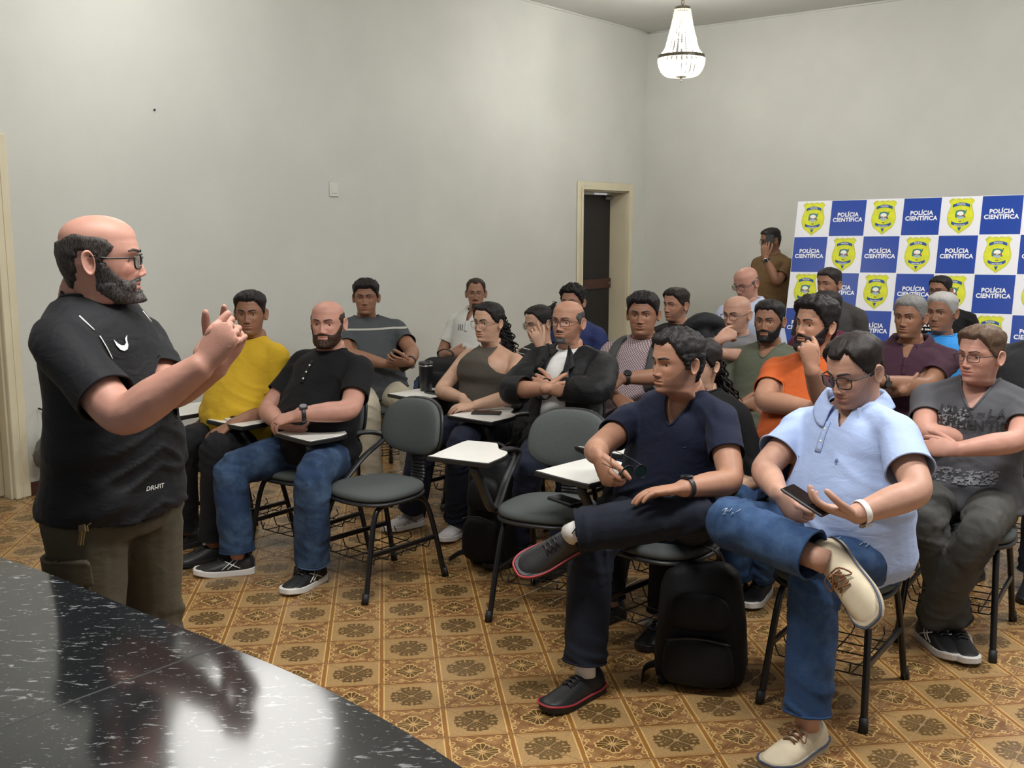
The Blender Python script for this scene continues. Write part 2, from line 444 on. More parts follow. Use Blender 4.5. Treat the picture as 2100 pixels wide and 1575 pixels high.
for i in range(-40, 50):
    for j in range(-50, 24):
        for (a, b) in ((i + .5, j), (i, j + .5)):
            c = ORG + E1 * a * S_CELL + E2 * b * S_CELL
            if c[1] < .9: continue
            lw = (c - CORNER) @ W; lu = (c - CORNER) @ U
            if lw < .05 or lw > 7.9 or lu > -.05 or lu < -12: continue
            px, py = proj(c)
            if px < -500 or px > 2700 or py > 2000: continue
            hid = px < -60 or px > 2160 or py > 1620 or py > np.interp(px, [p[0] for p in cedge_px], [p[1] for p in cedge_px]) + 10 and px < 950
            tiles.append((hid, c[1], c))
tiles.sort(key=lambda t: (t[0], t[1]))
tv, tf = tile_geo(np.zeros(3), 0.0); tile_me = new_mesh('tile', tv, tf, [M_TILE], smooth=False)
for k, (hid, d, c) in enumerate(tiles[:300]):
    o = link('tile', tile_me, floor); o.location = c + UP * random.uniform(-.0004, .0004)
mb = MB()
for (hid, d, c) in tiles[300:]: mb.add(*tile_geo(c, random.uniform(-.0004, .0004)), 0, False)
tag(mb.build('tiles', M_TILE, floor), kind='stuff')
# ------------------------------------------------------------------ counter in the foreground
def granite():
    m = bpy.data.materials.new('black_granite'); m.use_nodes = True; t = NT(m); b = t.bsdf()
    g = t.node('ShaderNodeNewGeometry').outputs['Position']
    v = t.mapping(g, (1.0, 2.6, 1.0), (0, 0, .45))
    a = t.step(t.noise(v, 34.0, 5.0, .62, .6), .585, .68); a2 = t.step(t.noise(v, 95.0, 3.0, .6), .66, .74)
    c = t.mix(a * .55, (.012, .013, .014), (.36, .37, .37)); c = t.mix(a2 * .45, c, (.45, .46, .46))
    t.put(b.inputs['Base Color'], c); b.inputs['Roughness'].default_value = .10; b.inputs['IOR'].default_value = 1.62
    b.inputs['Specular IOR Level'].default_value = .62
    return m
M_GRAN = granite()
ed = [EDGE[0] + (EDGE[0] - EDGE[2]) * 2.2] + list(EDGE) + [EDGE[-1] + (EDGE[-1] - EDGE[-3]) * 1.2]
ed = np.array(ed); ed[:, 2] = CZ
near = [np.array([ed[-1][0], .30, CZ]), np.array([-3.0, .30, CZ]), np.array([ed[0][0] - .3, ed[0][1] - .2, CZ])]
outline = np.concatenate([catmull(ed, 4), near])
sA, sB = G(0, 1492, CZ), G(461, 1322, CZ); sd = unit(sB - sA); sn = np.array([-sd[1], sd[0], 0])   # seam between two slabs
counter = empty('stone_counter', (-1.0, 1.5, 0))
tag(counter, 'polished black granite counter with a curved edge in the foreground, speaker reflected in it', 'counter')
offc = np.array(counter.location)
def clip_poly(poly, p0, n):
    out = []
    for i in range(len(poly)):
        a, b = poly[i], poly[(i + 1) % len(poly)]; da, db = (a - p0) @ n, (b - p0) @ n
        if da >= 0: out.append(a)
        if da * db < 0: out.append(a + (b - a) * (da / (da - db)))
    return np.array(out)
for sg in (1, -1):
    poly = clip_poly(outline, sA + sn * sg * .0018, sn * sg)
    mb = MB(); V, F = prism(poly[:, :2], CZ - .03, CZ, .004); mb.add(V, F, 0, False)
    mb.build('granite_slab', M_GRAN, counter, offc)
mb = MB(); c0 = outline[:, :2].mean(0); V, F = prism(c0 + (outline[:, :2] - c0) * .93, .0, CZ - .031); mb.add(V, F, 0, False)
mb.build('counter_base', mat('dark_counter_base', (.02, .02, .022), .4), counter, offc)
mb = MB(); mb.tube([sA - sd * .5 + UP * -.001, sB + UP * -.001], .0022, 6)
mb.build('seam', mat('dark_seam', (.02, .02, .02), .6), counter, offc)

# ------------------------------------------------------------------ backdrop panel
M_PW = mat('panel_white', lin('#e9eaf0'), .28); M_PB = mat('panel_blue', lin('#1f449f'), .28); M_PT = mat('print_white', lin('#f2f3f6'), .4)
M_BG = mat('badge_gold', lin('#cfcf4e'), .4, var=.15, vscale=30); M_BY = mat('badge_yellow', lin('#d9de2c'), .4, var=.1, vscale=20); M_BB = mat('badge_blue', lin('#1d4f8f'), .4)
M_BR = mat('badge_red', lin('#a8433e'), .4); M_BT = mat('badge_teal', lin('#3c7f7a'), .4); M_BC = mat('badge_cream', lin('#f1f0e6'), .4); M_BL = mat('badge_sky', lin('#a9bcc4'), .4); M_BK = mat('badge_dark', lin('#4d5a2b'), .4)
BO = np.array([2.5361, 9.3, 1.8571]); BA = np.array([.2447, -.1822, .005]); BBv = np.array([-.038, -.0596, -.3085])
BN = unit(np.cross(BA, BBv)); BN = -BN if BN[1] > 0 else BN         # towards the audience
NC, NR = 9, 6
panel = empty('backdrop_panel', BO + BA * NC / 2 + BBv * NR - UP * (BO + BBv * NR)[2])
tag(panel, 'large leaning backdrop board of white and blue squares with badges behind the back row', 'backdrop')
offp = np.array(panel.location)
def PF(c, r, n=0.0): return BO + BA * c + BBv * r + BN * n
mb = MB(); cs = [PF(0, 0, 0), PF(NC, 0, 0), PF(NC, NR, 0), PF(0, NR, 0)]
V = np.array([p + BN * n for n in (-.03, 0) for p in cs]); mb.add(V, [(0, 1, 2, 3), (7, 6, 5, 4), (0, 4, 5, 1), (1, 5, 6, 2), (2, 6, 7, 3), (3, 7, 4, 0)], 0, False)
mb.build('board', M_PW, panel, offp)
mb = MB()
for cc in (1.0, NC - 1.0):
    a = PF(cc, .4, -.03); b = np.array([a[0], a[1], 0]) - BN * .35; b[2] = .0; mb.tube([a, b], .018, 8)
mb.build('prop_leg', mat('prop_wood', (.3, .2, .1), .6), panel, offp)

def text_mesh(body, bold=.0, size=1.0, extrude=.0, spacing=1.0, shear=0.0):
    cu = bpy.data.curves.new('txt', 'FONT'); cu.body = body; cu.size = size; cu.offset = bold; cu.align_x = 'CENTER'; cu.align_y = 'CENTER'
    cu.extrude = extrude; cu.resolution_u = 3; cu.space_character = spacing; cu.space_line = .92; cu.shear = shear
    o = bpy.data.objects.new('txt', cu); COL.objects.link(o)
    dg = bpy.context.evaluated_depsgraph_get(); me = bpy.data.meshes.new_from_object(o.evaluated_get(dg))
    V = np.array([v.co[:] for v in me.vertices]); F = [tuple(p.vertices) for p in me.polygons]
    bpy.data.objects.remove(o); bpy.data.meshes.remove(me)
    return V, F
def on_panel(V, cx, ry, sc, n):
    """flat drawing (x right, y up, in cells) laid on the board"""
    return np.array([PF(cx + v[0] * sc, ry - v[1] * sc, n) for v in V])
TXT = text_mesh('POLÍCIA\nCIENTÍFICA', .036, 1.0, 0, 1.06)
tw = np.ptp(TXT[0][:, 0]); TXT = (TXT[0] / tw, TXT[1])
half = [(0, .43), (.045, .455), (.10, .455), (.16, .435), (.215, .465), (.27, .44), (.325, .385), (.30, .34), (.265, .29), (.275, .23), (.305, .13), (.335, .02), (.335, -.09), (.30, -.20), (.235, -.295), (.13, -.375), (.05, -.43), (0, -.475)]
SHIELD = np.array(half + [(-x, y) for x, y in half[::-1][1:-1]])[:, :]
def arc_band(y0, bow, hw, th, dn=1):
    x = np.linspace(-hw, hw, 13); top = np.c_[x, y0 - dn * bow * (x / hw) ** 2 + th / 2]; bot = np.c_[x[::-1], y0 - dn * bow * (x[::-1] / hw) ** 2 - th / 2]
    return np.concatenate([top, bot])
def flat(poly): return np.c_[poly, np.zeros(len(poly))], [tuple(range(len(poly) - 1, -1, -1))]
def strip_faces(k): return [(i, i + 1, 2 * k - 2 - i, 2 * k - 1 - i) for i in range(k - 1)]
def curved_text(s, y0, bow, hw, size, dn=1):
    V, F = text_mesh(s, .02, 1.0); V = V.copy(); V[:, 0] -= (V[:, 0].max() + V[:, 0].min()) / 2; V = V * (2 * hw / np.ptp(V[:, 0])); V[:, 1] *= size / max(np.ptp(V[:, 1]), 1e-6) ; V[:, 1] -= V[:, 1].mean()
    V[:, 1] += y0 - dn * bow * (V[:, 0] / .24) ** 2
    return V, F
BT1 = curved_text('POLÍCIA', .305, .055, .105, .055); BT2 = curved_text('CIENTÍFICA', -.245, .06, .135, .045, -1)
def badge_parts():
    """list of (name, material, [(V, F, lift)])"""
    k = 13
    b1 = arc_band(.305, .055, .215, .075); b2 = arc_band(-.235, .06, .215, .075, -1)
    inner = SHIELD * np.array([.90, .91]); disc = np.array([(.1 * math.cos(a), .115 * math.sin(a) + .045) for a in np.linspace(0, 2 * PI, 20, endpoint=False)])
    out = [('badge', [M_BG, M_BY], [(np.c_[SHIELD, np.zeros(len(SHIELD))], None, .0012, 0), (np.c_[inner, np.zeros(len(inner))], None, .0018, 1)]),
           ('scroll', [M_BB, M_PT], [(np.c_[b1, np.zeros(26)], strip_faces(k), .0026, 0), (np.c_[b2, np.zeros(26)], strip_faces(k), .0026, 0),
                                    (np.c_[np.array([(-.05, -.30), (.05, -.30), (0, -.40)]), np.zeros(3)], None, .0024, 0), (*[x for x in (BT1[0], BT1[1])], .0032, 1), (BT2[0], BT2[1], .0032, 1)]),
           ('crest', [M_BT, M_BC, M_BR, M_BL, M_BK], [(np.c_[np.array([(-.14, .02), (-.115, .13), (-.02, .155), (.09, .14), (.14, .09), (.10, .02), (.14, -.05), (-.13, -.05)]), np.zeros(8)], None, .0026, 0),
                                   (np.c_[np.array([(.085 * math.cos(a) - .005, .06 * math.sin(a) + .055) for a in np.linspace(0, 2 * PI, 16, endpoint=False)]), np.zeros(16)], None, .0032, 1),
                                   (np.c_[np.array([(-.10, -.02), (.0, .015), (.13, -.03), (.10, .015), (-.08, .02)][::1]), np.zeros(5)], None, .0036, 2),
                                   (np.c_[np.array([(.085 * math.cos(a), -.02 + .075 * math.sin(a)) for a in np.linspace(PI, 2 * PI, 10)]), np.zeros(10)], None, .0034, 3),
                                   (np.c_[np.array([(-.045, -.135), (.045, -.135), (.035, -.155), (-.035, -.155)]), np.zeros(4)], None, .0028, 4),
                                   (np.c_[np.array([(.12, .15), (.155, .16), (.125, .08)]), np.zeros(3)], None, .003, 4),
                                   (np.c_[np.array([(-.10, -.10), (-.085, -.10), (-.09, -.13)]), np.zeros(3)], None, .003, 4), (np.c_[np.array([(.10, -.10), (.085, -.10), (.09, -.13)]), np.zeros(3)], None, .003, 4)])]
    return out
BP = badge_parts()
from mathutils.geometry import tessellate_polygon
def tess(V): return [tuple(t) for t in tessellate_polygon([[Vector(v) for v in V]])]
BP = [(n, ms, [(V, (F if F is not None else tess(V)), lift, k) for V, F, lift, k in L]) for n, ms, L in BP]
protos = {}
for r in range(NR):
    for c in range(NC):
        base = PF(c + .5, r + .5)
        if (r + c) % 2 == 0:
            if 'badge' not in protos:
                for n, ms, L in BP:
                    mb = MB()
                    for V, F, lift, k in L: mb.add(on_panel(V, 0, 0, 1.0, lift) - BO, F, k, False)
                    protos[n] = mb.mesh(n, ms)
            bo = link('badge', protos['badge'], panel, base - offp)
            link('scroll', protos['scroll'], bo); link('crest', protos['crest'], bo)
        else:
            if 'sq' not in protos:
                mb = MB(); q = [(-.488, -.488), (.488, -.488), (.488, .488), (-.488, .488)]
                lo = np.array([PF(x, y, 0) - BO for x, y in q]); hi = np.array([PF(x, y, .001) - BO for x, y in q])
                mb.add(np.concatenate([lo, hi]), [(4, 5, 6, 7), (0, 1, 5, 4), (1, 2, 6, 5), (2, 3, 7, 6), (3, 0, 4, 7)], 0, False); protos['sq'] = mb.mesh('blue_square', [M_PB])
                mb = MB(); mb.add(on_panel(TXT[0], 0, -.02, .84, .0022) - BO, TXT[1], 0, False); protos['tx'] = mb.mesh('lettering', [M_PT])
            so = link('blue_square', protos['sq'], panel, base - offp); link('lettering', protos['tx'], so)

# ------------------------------------------------------------------ chandelier
CY = 9.2; ctop = P(1400, 14, CY); cx, cy = ctop[0], CY
def zc(py): return P(1400, py, CY)[2]
k_px = CY / FPX
ch = empty('chandelier', (cx, cy, CEIL)); tag(ch, 'lit crystal bead chandelier with two dark metal bands hanging near the corner', 'chandelier')
offh = np.array(ch.location)
M_BRZ = mat('dark_bronze', lin('#6d675c'), .35, .85)
mb = MB()
V, F = lathe([(.002, CEIL), (.05, CEIL), (.05, CEIL - .012), (.03, CEIL - .03), (.008, CEIL - .035)], 20, (cx, cy, 0)); mb.add(V, F)
mb.build('canopy', M_BRZ, ch, offh)
mb = MB(); z = CEIL - .035; zt = zc(18); k = 0; nl = max(1, int(round((z - zt) / .038)))
for i in range(nl):
    zz = z - (i + .5) * (z - zt) / nl; a = (i % 2) * PI / 2
    pts = [np.array([cx + .011 * math.cos(q) * math.cos(a), cy + .011 * math.cos(q) * math.sin(a), zz + .026 * math.sin(q)]) for q in np.linspace(0, 2 * PI, 12, endpoint=False)]
    mb.tube(pts, .0032, 6, 0, True)
mb.build('chain', M_BRZ, ch, offh)
r1 = 15 * k_px; r2 = 45.5 * k_px
def band(nm, py0, py1, r):
    mb = MB(); V, F = lathe([(r - .008, zc(py1)), (r, zc(py1)), (r + .002, (zc(py0) + zc(py1)) / 2), (r, zc(py0)), (r - .008, zc(py0)), (r - .008, zc(py1))], 40, (cx, cy, 0)); mb.add(V, F[:-2])
    return mb.build(nm, M_BRZ, ch, offh)
band('top_band', 14, 20, r1); band('lower_band', 113.5, 120, r2)
mg = bpy.data.materials.new('crystal_bead'); mg.use_nodes = True; t = NT(mg); b = t.bsdf()
b.inputs['Base Color'].default_value = (1, .98, .9, 1); b.inputs['Roughness'].default_value = .15; b.inputs['Transmission Weight'].default_value = .35
tr = t.node('ShaderNodeBsdfTranslucent'); tr.inputs[0].default_value = (1, .97, .88, 1); mx = t.node('ShaderNodeMixShader'); mx.inputs[0].default_value = .55
t.l.new(b.outputs[0], mx.inputs[1]); t.l.new(tr.outputs[0], mx.inputs[2]); t.l.new(mx.outputs[0], t.n['Material Output'].inputs[0])
bead_v, bead_f = sphere((0, 0, 0), 1.0, 6, 4)
def strand(prof, nb, rb):
    mb = MB(); pr = catmull(np.asarray(prof), 6); d = np.r_[0, np.cumsum(np.linalg.norm(np.diff(pr, axis=0), axis=1))]
    for q in np.linspace(0, d[-1], nb):
        rr = np.interp(q, d, pr[:, 0]); zz = np.interp(q, d, pr[:, 1]); mb.add(bead_v * rb + np.array([rr, 0, zz]), bead_f)
    return mb
up_me = strand([(r1, zc(21)), (20 * k_px, zc(50)), (27 * k_px, zc(80)), (32 * k_px, zc(100)), (41 * k_px, zc(113))], 21, .0088).mesh('bead_strand', [mg], (0, 0, CEIL))
lo_me = strand([(45 * k_px, zc(122)), (44 * k_px, zc(132)), (38 * k_px, zc(147)), (28 * k_px, zc(155)), (10 * k_px, zc(156))], 13, .0098).mesh('bead_strand', [mg], (0, 0, CEIL))
for i in range(24):
    o = link('bead_strand', up_me, ch); o.rotation_euler = (0, 0, i * 2 * PI / 24)
for i in range(28):
    o = link('bead_strand', lo_me, ch); o.rotation_euler = (0, 0, i * 2 * PI / 28)
mb = MB(); V, F = lathe([(.002, zc(169)), (.007, zc(166)), (.004, zc(163)), (.004, zc(161)), (.05, zc(155)), (.055, zc(154)), (.002, zc(153))], 16, (cx, cy, 0)); mb.add(V, F); mb.build('finial', mat('finial_metal', (.5, .5, .48), .3, .8), ch, offh)
me_ = bpy.data.materials.new('bulb_glow'); me_.use_nodes = True; t = NT(me_); b = t.bsdf(); b.inputs['Emission Color'].default_value = (1, .96, .86, 1); b.inputs['Emission Strength'].default_value = 110
for k, (dx, dz) in enumerate([(0.05, 75), (-.05, 75), (0.0, 95), (.04, 138), (-.05, 138), (0, 60)]):
    mb = MB(); V, F = sphere((cx + dx, cy + (.03 if k % 2 else -.03), zc(dz)), .022, 10, 8, (1, 1, 1)); mb.add(V * 1.0, F)
    mb.build('bulb', me_, ch, offh)
lamp('chandelier_light', (cx, cy, zc(128)), 90, .16)

# ------------------------------------------------------------------ tablet arm chairs
M_STEEL = mat('black_steel', (.012, .012, .013), .28, .2, spec=.5); M_PLAS = mat('black_plastic', (.018, .018, .019), .42, bump=.06, bscale=300)
M_ARM = mat('grey_black_plastic', (.030, .031, .033), .38)
M_FAB = mat('charcoal_upholstery', lin('#4e5352'), .9, var=.22, vscale=420, bump=.5, bscale=700, bdist=.001)
M_TAB = mat('white_laminate', lin('#e4e3dd'), .26, var=.02, vscale=10); M_TEDGE = mat('black_edge', (.012, .012, .012), .4)
M_SHOECAP = mat('rubber_cap', (.01, .01, .01), .6)
def soft_pad(outline, z0, z1, curve=None, n_in=4, dome=.012, m=0):
    """rounded cushion: outline rings with a bulging top"""
    o = np.asarray(outline); c = o.mean(0); k = len(o); V = []; F = []
    prof = [(.93, z0), (.985, z0 + (z1 - z0) * .15), (1.0, z0 + (z1 - z0) * .45), (.985, z0 + (z1 - z0) * .78), (.93, z1 - .002), (.75, z1 + dome * .55), (.45, z1 + dome * .9), (.15, z1 + dome)]
    for s, z in prof:
        for p in o: q = c + (p - c) * s; V.append((q[0], q[1], z))
    for i in range(len(prof) - 1):
        for j in range(k): j2 = (j + 1) % k; F.append((i * k + j, i * k + j2, (i + 1) * k + j2, (i + 1) * k + j))
    F.append(tuple(range(k - 1, -1, -1))); F.append(tuple(range((len(prof) - 1) * k, len(prof) * k)))
    return np.array(V), F
def rrect(hx0, hx1, y0, y1, r=.08, n=6, e=2.6, k=36):
    """superellipse outline; half width hx0 at y0, hx1 at y1"""
    a = np.linspace(0, 2 * PI, k, endpoint=False); cx_ = np.sign(np.cos(a)) * np.abs(np.cos(a)) ** (2 / e); sy = np.sign(np.sin(a)) * np.abs(np.sin(a)) ** (2 / e)
    y = (y0 + y1) / 2 + (y1 - y0) / 2 * sy; h = hx0 + (hx1 - hx0) * (y - y0) / (y1 - y0)
    return np.c_[cx_ * h, y]
def back_warp(V):
    """local cushion plane -> standing backrest (x right, y up the back, z out towards the sitter)"""
    x, y, z = V[:, 0], V[:, 1], V[:, 2]; bow = 1.1 * x * x
    rec = .18
    return np.stack([x, -.235 + z + bow - (y - .56) * rec, y], -1)
CH = {}
def chair_meshes():
    V, F = soft_pad(rrect(.185, .218, -.20, .215), .435, .472); CH['seat'] = (MB().add(V, F).mesh('seat', [M_FAB]), None)
    V, F = soft_pad(rrect(.19, .222, -.205, .221), .416, .437, dome=-.004); CH['seat_pan'] = (MB().add(V, F).mesh('seat_pan', [M_PLAS]), None)
    V, F = soft_pad(rrect(.200, .178, .575, .835, e=2.7), .0, .036, dome=.010); V = back_warp(V); CH['backrest'] = (MB().add(V, [f for f in F]).mesh('backrest', [M_FAB]), None)
    V, F = soft_pad(rrect(.206, .184, .569, .841, e=2.7), -.018, .004, dome=-.003); V = back_warp(V); CH['back_shell'] = (MB().add(V, F).mesh('back_shell', [M_PLAS]), None)
    mb = MB()                                                   # ribbed bellows between seat and back
    pts = [(-.18, .425), (-.225, .43), (-.25, .47), (-.25, .52), (-.245, .58), (-.245, .64)]
    path = catmull([(0, y, z) for y, z in pts], 6); nn = len(path)
    V, F = tube(path, [(.042 + (.006 if i % 2 else 0), .010 + (.006 if i % 2 else 0)) for i in range(nn)], 12, side=(1, 0, 0)); mb.add(V, F, 0, False)
    CH['bellows'] = (mb.mesh('bellows', [M_PLAS]), None)
    for sx in (-1, 1):
        fr = catmull([(sx * .178, .245, .0), (sx * .165, .20, .22), (sx * .155, .165, .36), (sx * .15, .12, .408), (sx * .15, 0, .412), (sx * .15, -.11, .408), (sx * .155, -.16, .36), (sx * .165, -.20, .22), (sx * .178, -.245, .0)], 5)
        CH['side_frame%d' % sx] = (MB().tube(fr, .0125, 10).mesh('side_frame', [M_STEEL]), None)
        mb = MB(); mb.box((sx * .167, 0, .205), .014, .405, .022, bev=.003); CH['side_brace%d' % sx] = (mb.mesh('side_brace', [M_STEEL]), None)
        for sy in (-1, 1):
            mb = MB(); mb.tube([(sx * .1795, sy * .252, 0.0), (sx * .177, sy * .242, .045)], [.0165, .0155], 10); CH['foot_cap%d%d' % (sx, sy)] = (mb.mesh('foot_cap', [M_SHOECAP]), None)
    mb = MB(); mb.tube([(-.155, .06, .405), (.155, .06, .405)], .011, 8); mb.tube([(-.155, -.07, .405), (.155, -.07, .405)], .011, 8)
    CH['cross_bars'] = (mb.mesh('cross_bars', [M_STEEL]), None)
    mb = MB()
    for y in np.linspace(-.17, .17, 5): mb.tube(catmull([(-.166, y, .205), (-.15, y, .165), (-.12, y, .155), (.12, y, .155), (.15, y, .165), (.166, y, .205)], 3), .0028, 6)
    for x in (-.11, 0, .11): mb.tube(catmull([(x, -.19, .20), (x, -.175, .16), (x, .175, .16), (x, .19, .20)], 3), .0028, 6)
    CH['book_basket'] = (mb.mesh('book_basket', [M_STEEL]), None)
    # writing arm on the sitter's right
    mb = MB(); lp = [(.272, -.275, .622), (.278, -.17, .649), (.284, .02, .651), (.283, .165, .638), (.262, .16, .585), (.243, .115, .48), (.240, .07, .435), (.245, .0, .445), (.260, -.13, .53), (.271, -.265, .594)]
    V, F = tube(np.array(catmull(lp + [lp[0]], 4))[:-1], [(.021, .0125)] * (len(lp) * 4), 10, side=(1, 0, 0), closed=True); mb.add(V, F); CH['arm_loop'] = (mb.mesh('arm_loop', [M_ARM]), None)
    mb = MB(); mb.tube([(.150, .06, .425), (.24, .06, .432)], [.018, .016], 8); CH['arm_bracket'] = (mb.mesh('arm_bracket', [M_STEEL]), None)
    tp = [(.175, .235), (.168, .10), (.185, .03), (.215, .005), (.235, -.005), (.255, -.03), (.270, -.06), (.30, -.115), (.33, -.13), (.44, -.13), (.462, -.11), (.468, 0), (.465, .21), (.45, .235), (.20, .255)]
    tp = catmull(np.array([(a, b, 0) for a, b in tp] + [(tp[0][0], tp[0][1], 0)]), 3)[:-1, :2]
    mb = MB(); V, F = prism(tp, .661, .682, .003); mb.add(V, F, 0, False); CH['tablet_edge'] = (mb.mesh('tablet_edge', [M_TEDGE]), None)
    c = tp.mean(0); mb = MB(); V, F = prism(c + (tp - c) * .972, .681, .6838, .0012); mb.add(V, F, 0, False); CH['tablet_top'] = (mb.mesh('tablet_top', [M_TAB]), None)
chair_meshes()
TABLET = ('arm_loop', 'arm_bracket', 'tablet_edge', 'tablet_top')
def chair(x, y, F, label, tablet=True, group='writing-arm chairs in the audience rows'):
    root = empty('tablet_chair', (x, y, 0), math.atan2(-F[0], F[1]))
    tag(root, label, 'chair', group)
    seat = None
    for k, (me, _) in CH.items():
        if k in TABLET and not tablet: continue
        nm = k.rstrip('-1').rstrip('-') if k[-1] == '1' else k
        nm = ''.join(ch_ for ch_ in k if not ch_.isdigit() and ch_ != '-')
        link(nm, me, root)
    return root
def chair_pt(root, x, y, z):
    a = root.rotation_euler[2]; l = root.location
    return np.array([l[0] + x * math.cos(a) - y * math.sin(a), l[1] + x * math.sin(a) + y * math.cos(a), z])
# ------------------------------------------------------------------ people: mesh tools
def vnoise(p, seed=0):
    """value noise -1..1 on an array of points"""
    p = np.asarray(p, float); i = np.floor(p).astype(np.int64); f = p - i; f = f * f * (3 - 2 * f)
    def h(x, y, z):
        n = (x * 73856093) ^ (y * 19349663) ^ (z * 83492791) ^ (seed * 2654435); n = (n ^ (n >> 13)) * 1274126177 & 0x7fffffff
        n = (n ^ (n >> 15)) & 0xffff; return n / 32767.5 - 1
    r = 0
    for dx in (0, 1):
        for dy in (0, 1):
            for dz in (0, 1):
                wgt = (f[:, 0] if dx else 1 - f[:, 0]) * (f[:, 1] if dy else 1 - f[:, 1]) * (f[:, 2] if dz else 1 - f[:, 2])
                r = r + wgt * h(i[:, 0] + dx, i[:, 1] + dy, i[:, 2] + dz)
    return r
def sstep(x, a, b):
    t = np.clip((x - a) / (b - a), 0, 1); return t * t * (3 - 2 * t)

def fuse(parts, voxel, smooth=6, fac=.5):
    """weld overlapping pieces into one continuous skin"""
    mb = MB()
    for V, F in parts: mb.add(V, F)
    me = mb.mesh('fuse', []); o = bpy.data.objects.new('fuse', me); COL.objects.link(o)
    r = o.modifiers.new('r', 'REMESH'); r.mode = 'VOXEL'; r.voxel_size = voxel
    if smooth:
        s = o.modifiers.new('s', 'SMOOTH'); s.factor = fac; s.iterations = smooth
    dg = bpy.context.evaluated_depsgraph_get(); dg.update(); m2 = bpy.data.meshes.new_from_object(o.evaluated_get(dg))
    V = np.empty(len(m2.vertices) * 3); m2.vertices.foreach_get('co', V); V = V.reshape(-1, 3)
    nf = len(m2.polygons); li = np.empty(len(m2.loops), dtype=np.int64); m2.loops.foreach_get('vertex_index', li)
    ls = np.empty(nf, dtype=np.int64); lt = np.empty(nf, dtype=np.int64); m2.polygons.foreach_get('loop_start', ls); m2.polygons.foreach_get('loop_total', lt)
    F = [tuple(li[a:a + b]) for a, b in zip(ls, lt)]
    bpy.data.objects.remove(o); bpy.data.meshes.remove(me); bpy.data.meshes.remove(m2)
    return V, F

def clip(V, F, g):
    """keep the part of a surface where g <= 0, with a clean cut edge"""
    g = np.asarray(g); pos = g > 0; keep = []; newV = []; cut = {}; n0 = len(V)
    def cp(a, b):
        k = (a, b) if a < b else (b, a)
        if k not in cut:
            t = g[a] / (g[a] - g[b]); cut[k] = n0 + len(newV); newV.append(V[a] + (V[b] - V[a]) * t)
        return cut[k]
    for f in F:
        s = [pos[i] for i in f]
        if not any(s): keep.append(f); continue
        if all(s): continue
        o = []
        for i in range(len(f)):
            a, b = f[i], f[(i + 1) % len(f)]
            if not pos[a]: o.append(a)
            if pos[a] != pos[b]: o.append(cp(a, b))
        if len(o) > 2: keep.append(tuple(o))
    VV = np.concatenate([V, np.array(newV)]) if newV else V
    used = np.zeros(len(VV), bool)
    for f in keep: used[list(f)] = True
    mp = np.cumsum(used) - 1
    return VV[used], [tuple(mp[i] for i in f) for f in keep]

def loops(V, F):
    """open boundary loops, longest first"""
    cnt = {}
    for f in F:
        for i in range(len(f)):
            a, b = f[i], f[(i + 1) % len(f)]; k = (min(a, b), max(a, b)); cnt[k] = (cnt[k][0] + 1, (a, b)) if k in cnt else (1, (a, b))
    nxt = {}
    for k, (c, (a, b)) in cnt.items():
        if c == 1: nxt.setdefault(a, []).append(b)
    out = []
    while nxt:
        st = next(iter(nxt)); lp = [st]; cur = st
        while cur in nxt:
            n = nxt[cur].pop()
            if not nxt[cur]: del nxt[cur]
            if n == st: break
            lp.append(n); cur = n
        if len(lp) > 8: out.append(np.array([V[i] for i in lp]))
    out.sort(key=lambda l: -len(l)); return out

def smooth_loop(l, it=3, n=64):
    d = np.r_[0, np.cumsum(np.linalg.norm(np.roll(l, -1, 0) - l, axis=1))]; q = np.linspace(0, d[-1], n, endpoint=False); ll = np.r_[l, l[:1]]
    r = np.stack([np.interp(q, d, ll[:, k]) for k in range(3)], -1)
    for _ in range(it): r = (np.roll(r, 1, 0) + 2 * r + np.roll(r, -1, 0)) / 4
    return r

def vnormals(V, F):
    N = np.zeros_like(V); A = np.array([f[:3] for f in F]); n = np.cross(V[A[:, 1]] - V[A[:, 0]], V[A[:, 2]] - V[A[:, 0]])
    for k in range(3): np.add.at(N, A[:, k], n)
    return N / (np.linalg.norm(N, axis=1)[:, None] + 1e-12)

# ------------------------------------------------------------------ head
ZK = dict(
    yf=[(.115, .0), (.05, .0905), (.03, .0945), (.018, .0945), (.004, .0895), (-.012, .0885), (-.03, .0880), (-.048, .0895), (-.06, .0915), (-.074, .0905), (-.086, .0865), (-.098, .0885), (-.106, .0865), (-.112, .079), (-.117, .062), (-.121, .048), (-.130, .040), (-.15, .036), (-.22, .040)],
    yb=[(.115, .0), (.05, -.1015), (.02, -.105), (-.01, -.101), (-.035, -.091), (-.06, -.079), (-.085, -.071), (-.11, -.070), (-.15, -.072), (-.22, -.08)],
    wf=[(.05, .0735), (.03, .0755), (.01, .0755), (-.01, .0735), (-.03, .0705), (-.05, .0655), (-.07, .0595), (-.085, .053), (-.1, .045), (-.112, .040), (-.12, .044), (-.13, .050), (-.15, .053), (-.22, .06)],
    wb=[(.05, .0765), (.02, .0785), (-.01, .0765), (-.035, .070), (-.06, .063), (-.09, .058), (-.12, .057), (-.15, .057), (-.22, .066)])
def prof(key, z):
    k = sorted(ZK[key]); zz = np.array([a for a, b in k]); vv = np.array([b for a, b in k])
    fz = np.arange(-.25, .13, .001); fv = np.interp(fz, zz, vv); ker = np.exp(-np.arange(-8, 9) ** 2 / (2 * 2.2 ** 2)); ker /= ker.sum()
    fv = np.convolve(np.pad(fv, 8, 'edge'), ker, 'valid'); return np.interp(z, fz, fv)
def gs(x, s): return np.exp(-(x / s) ** 2)
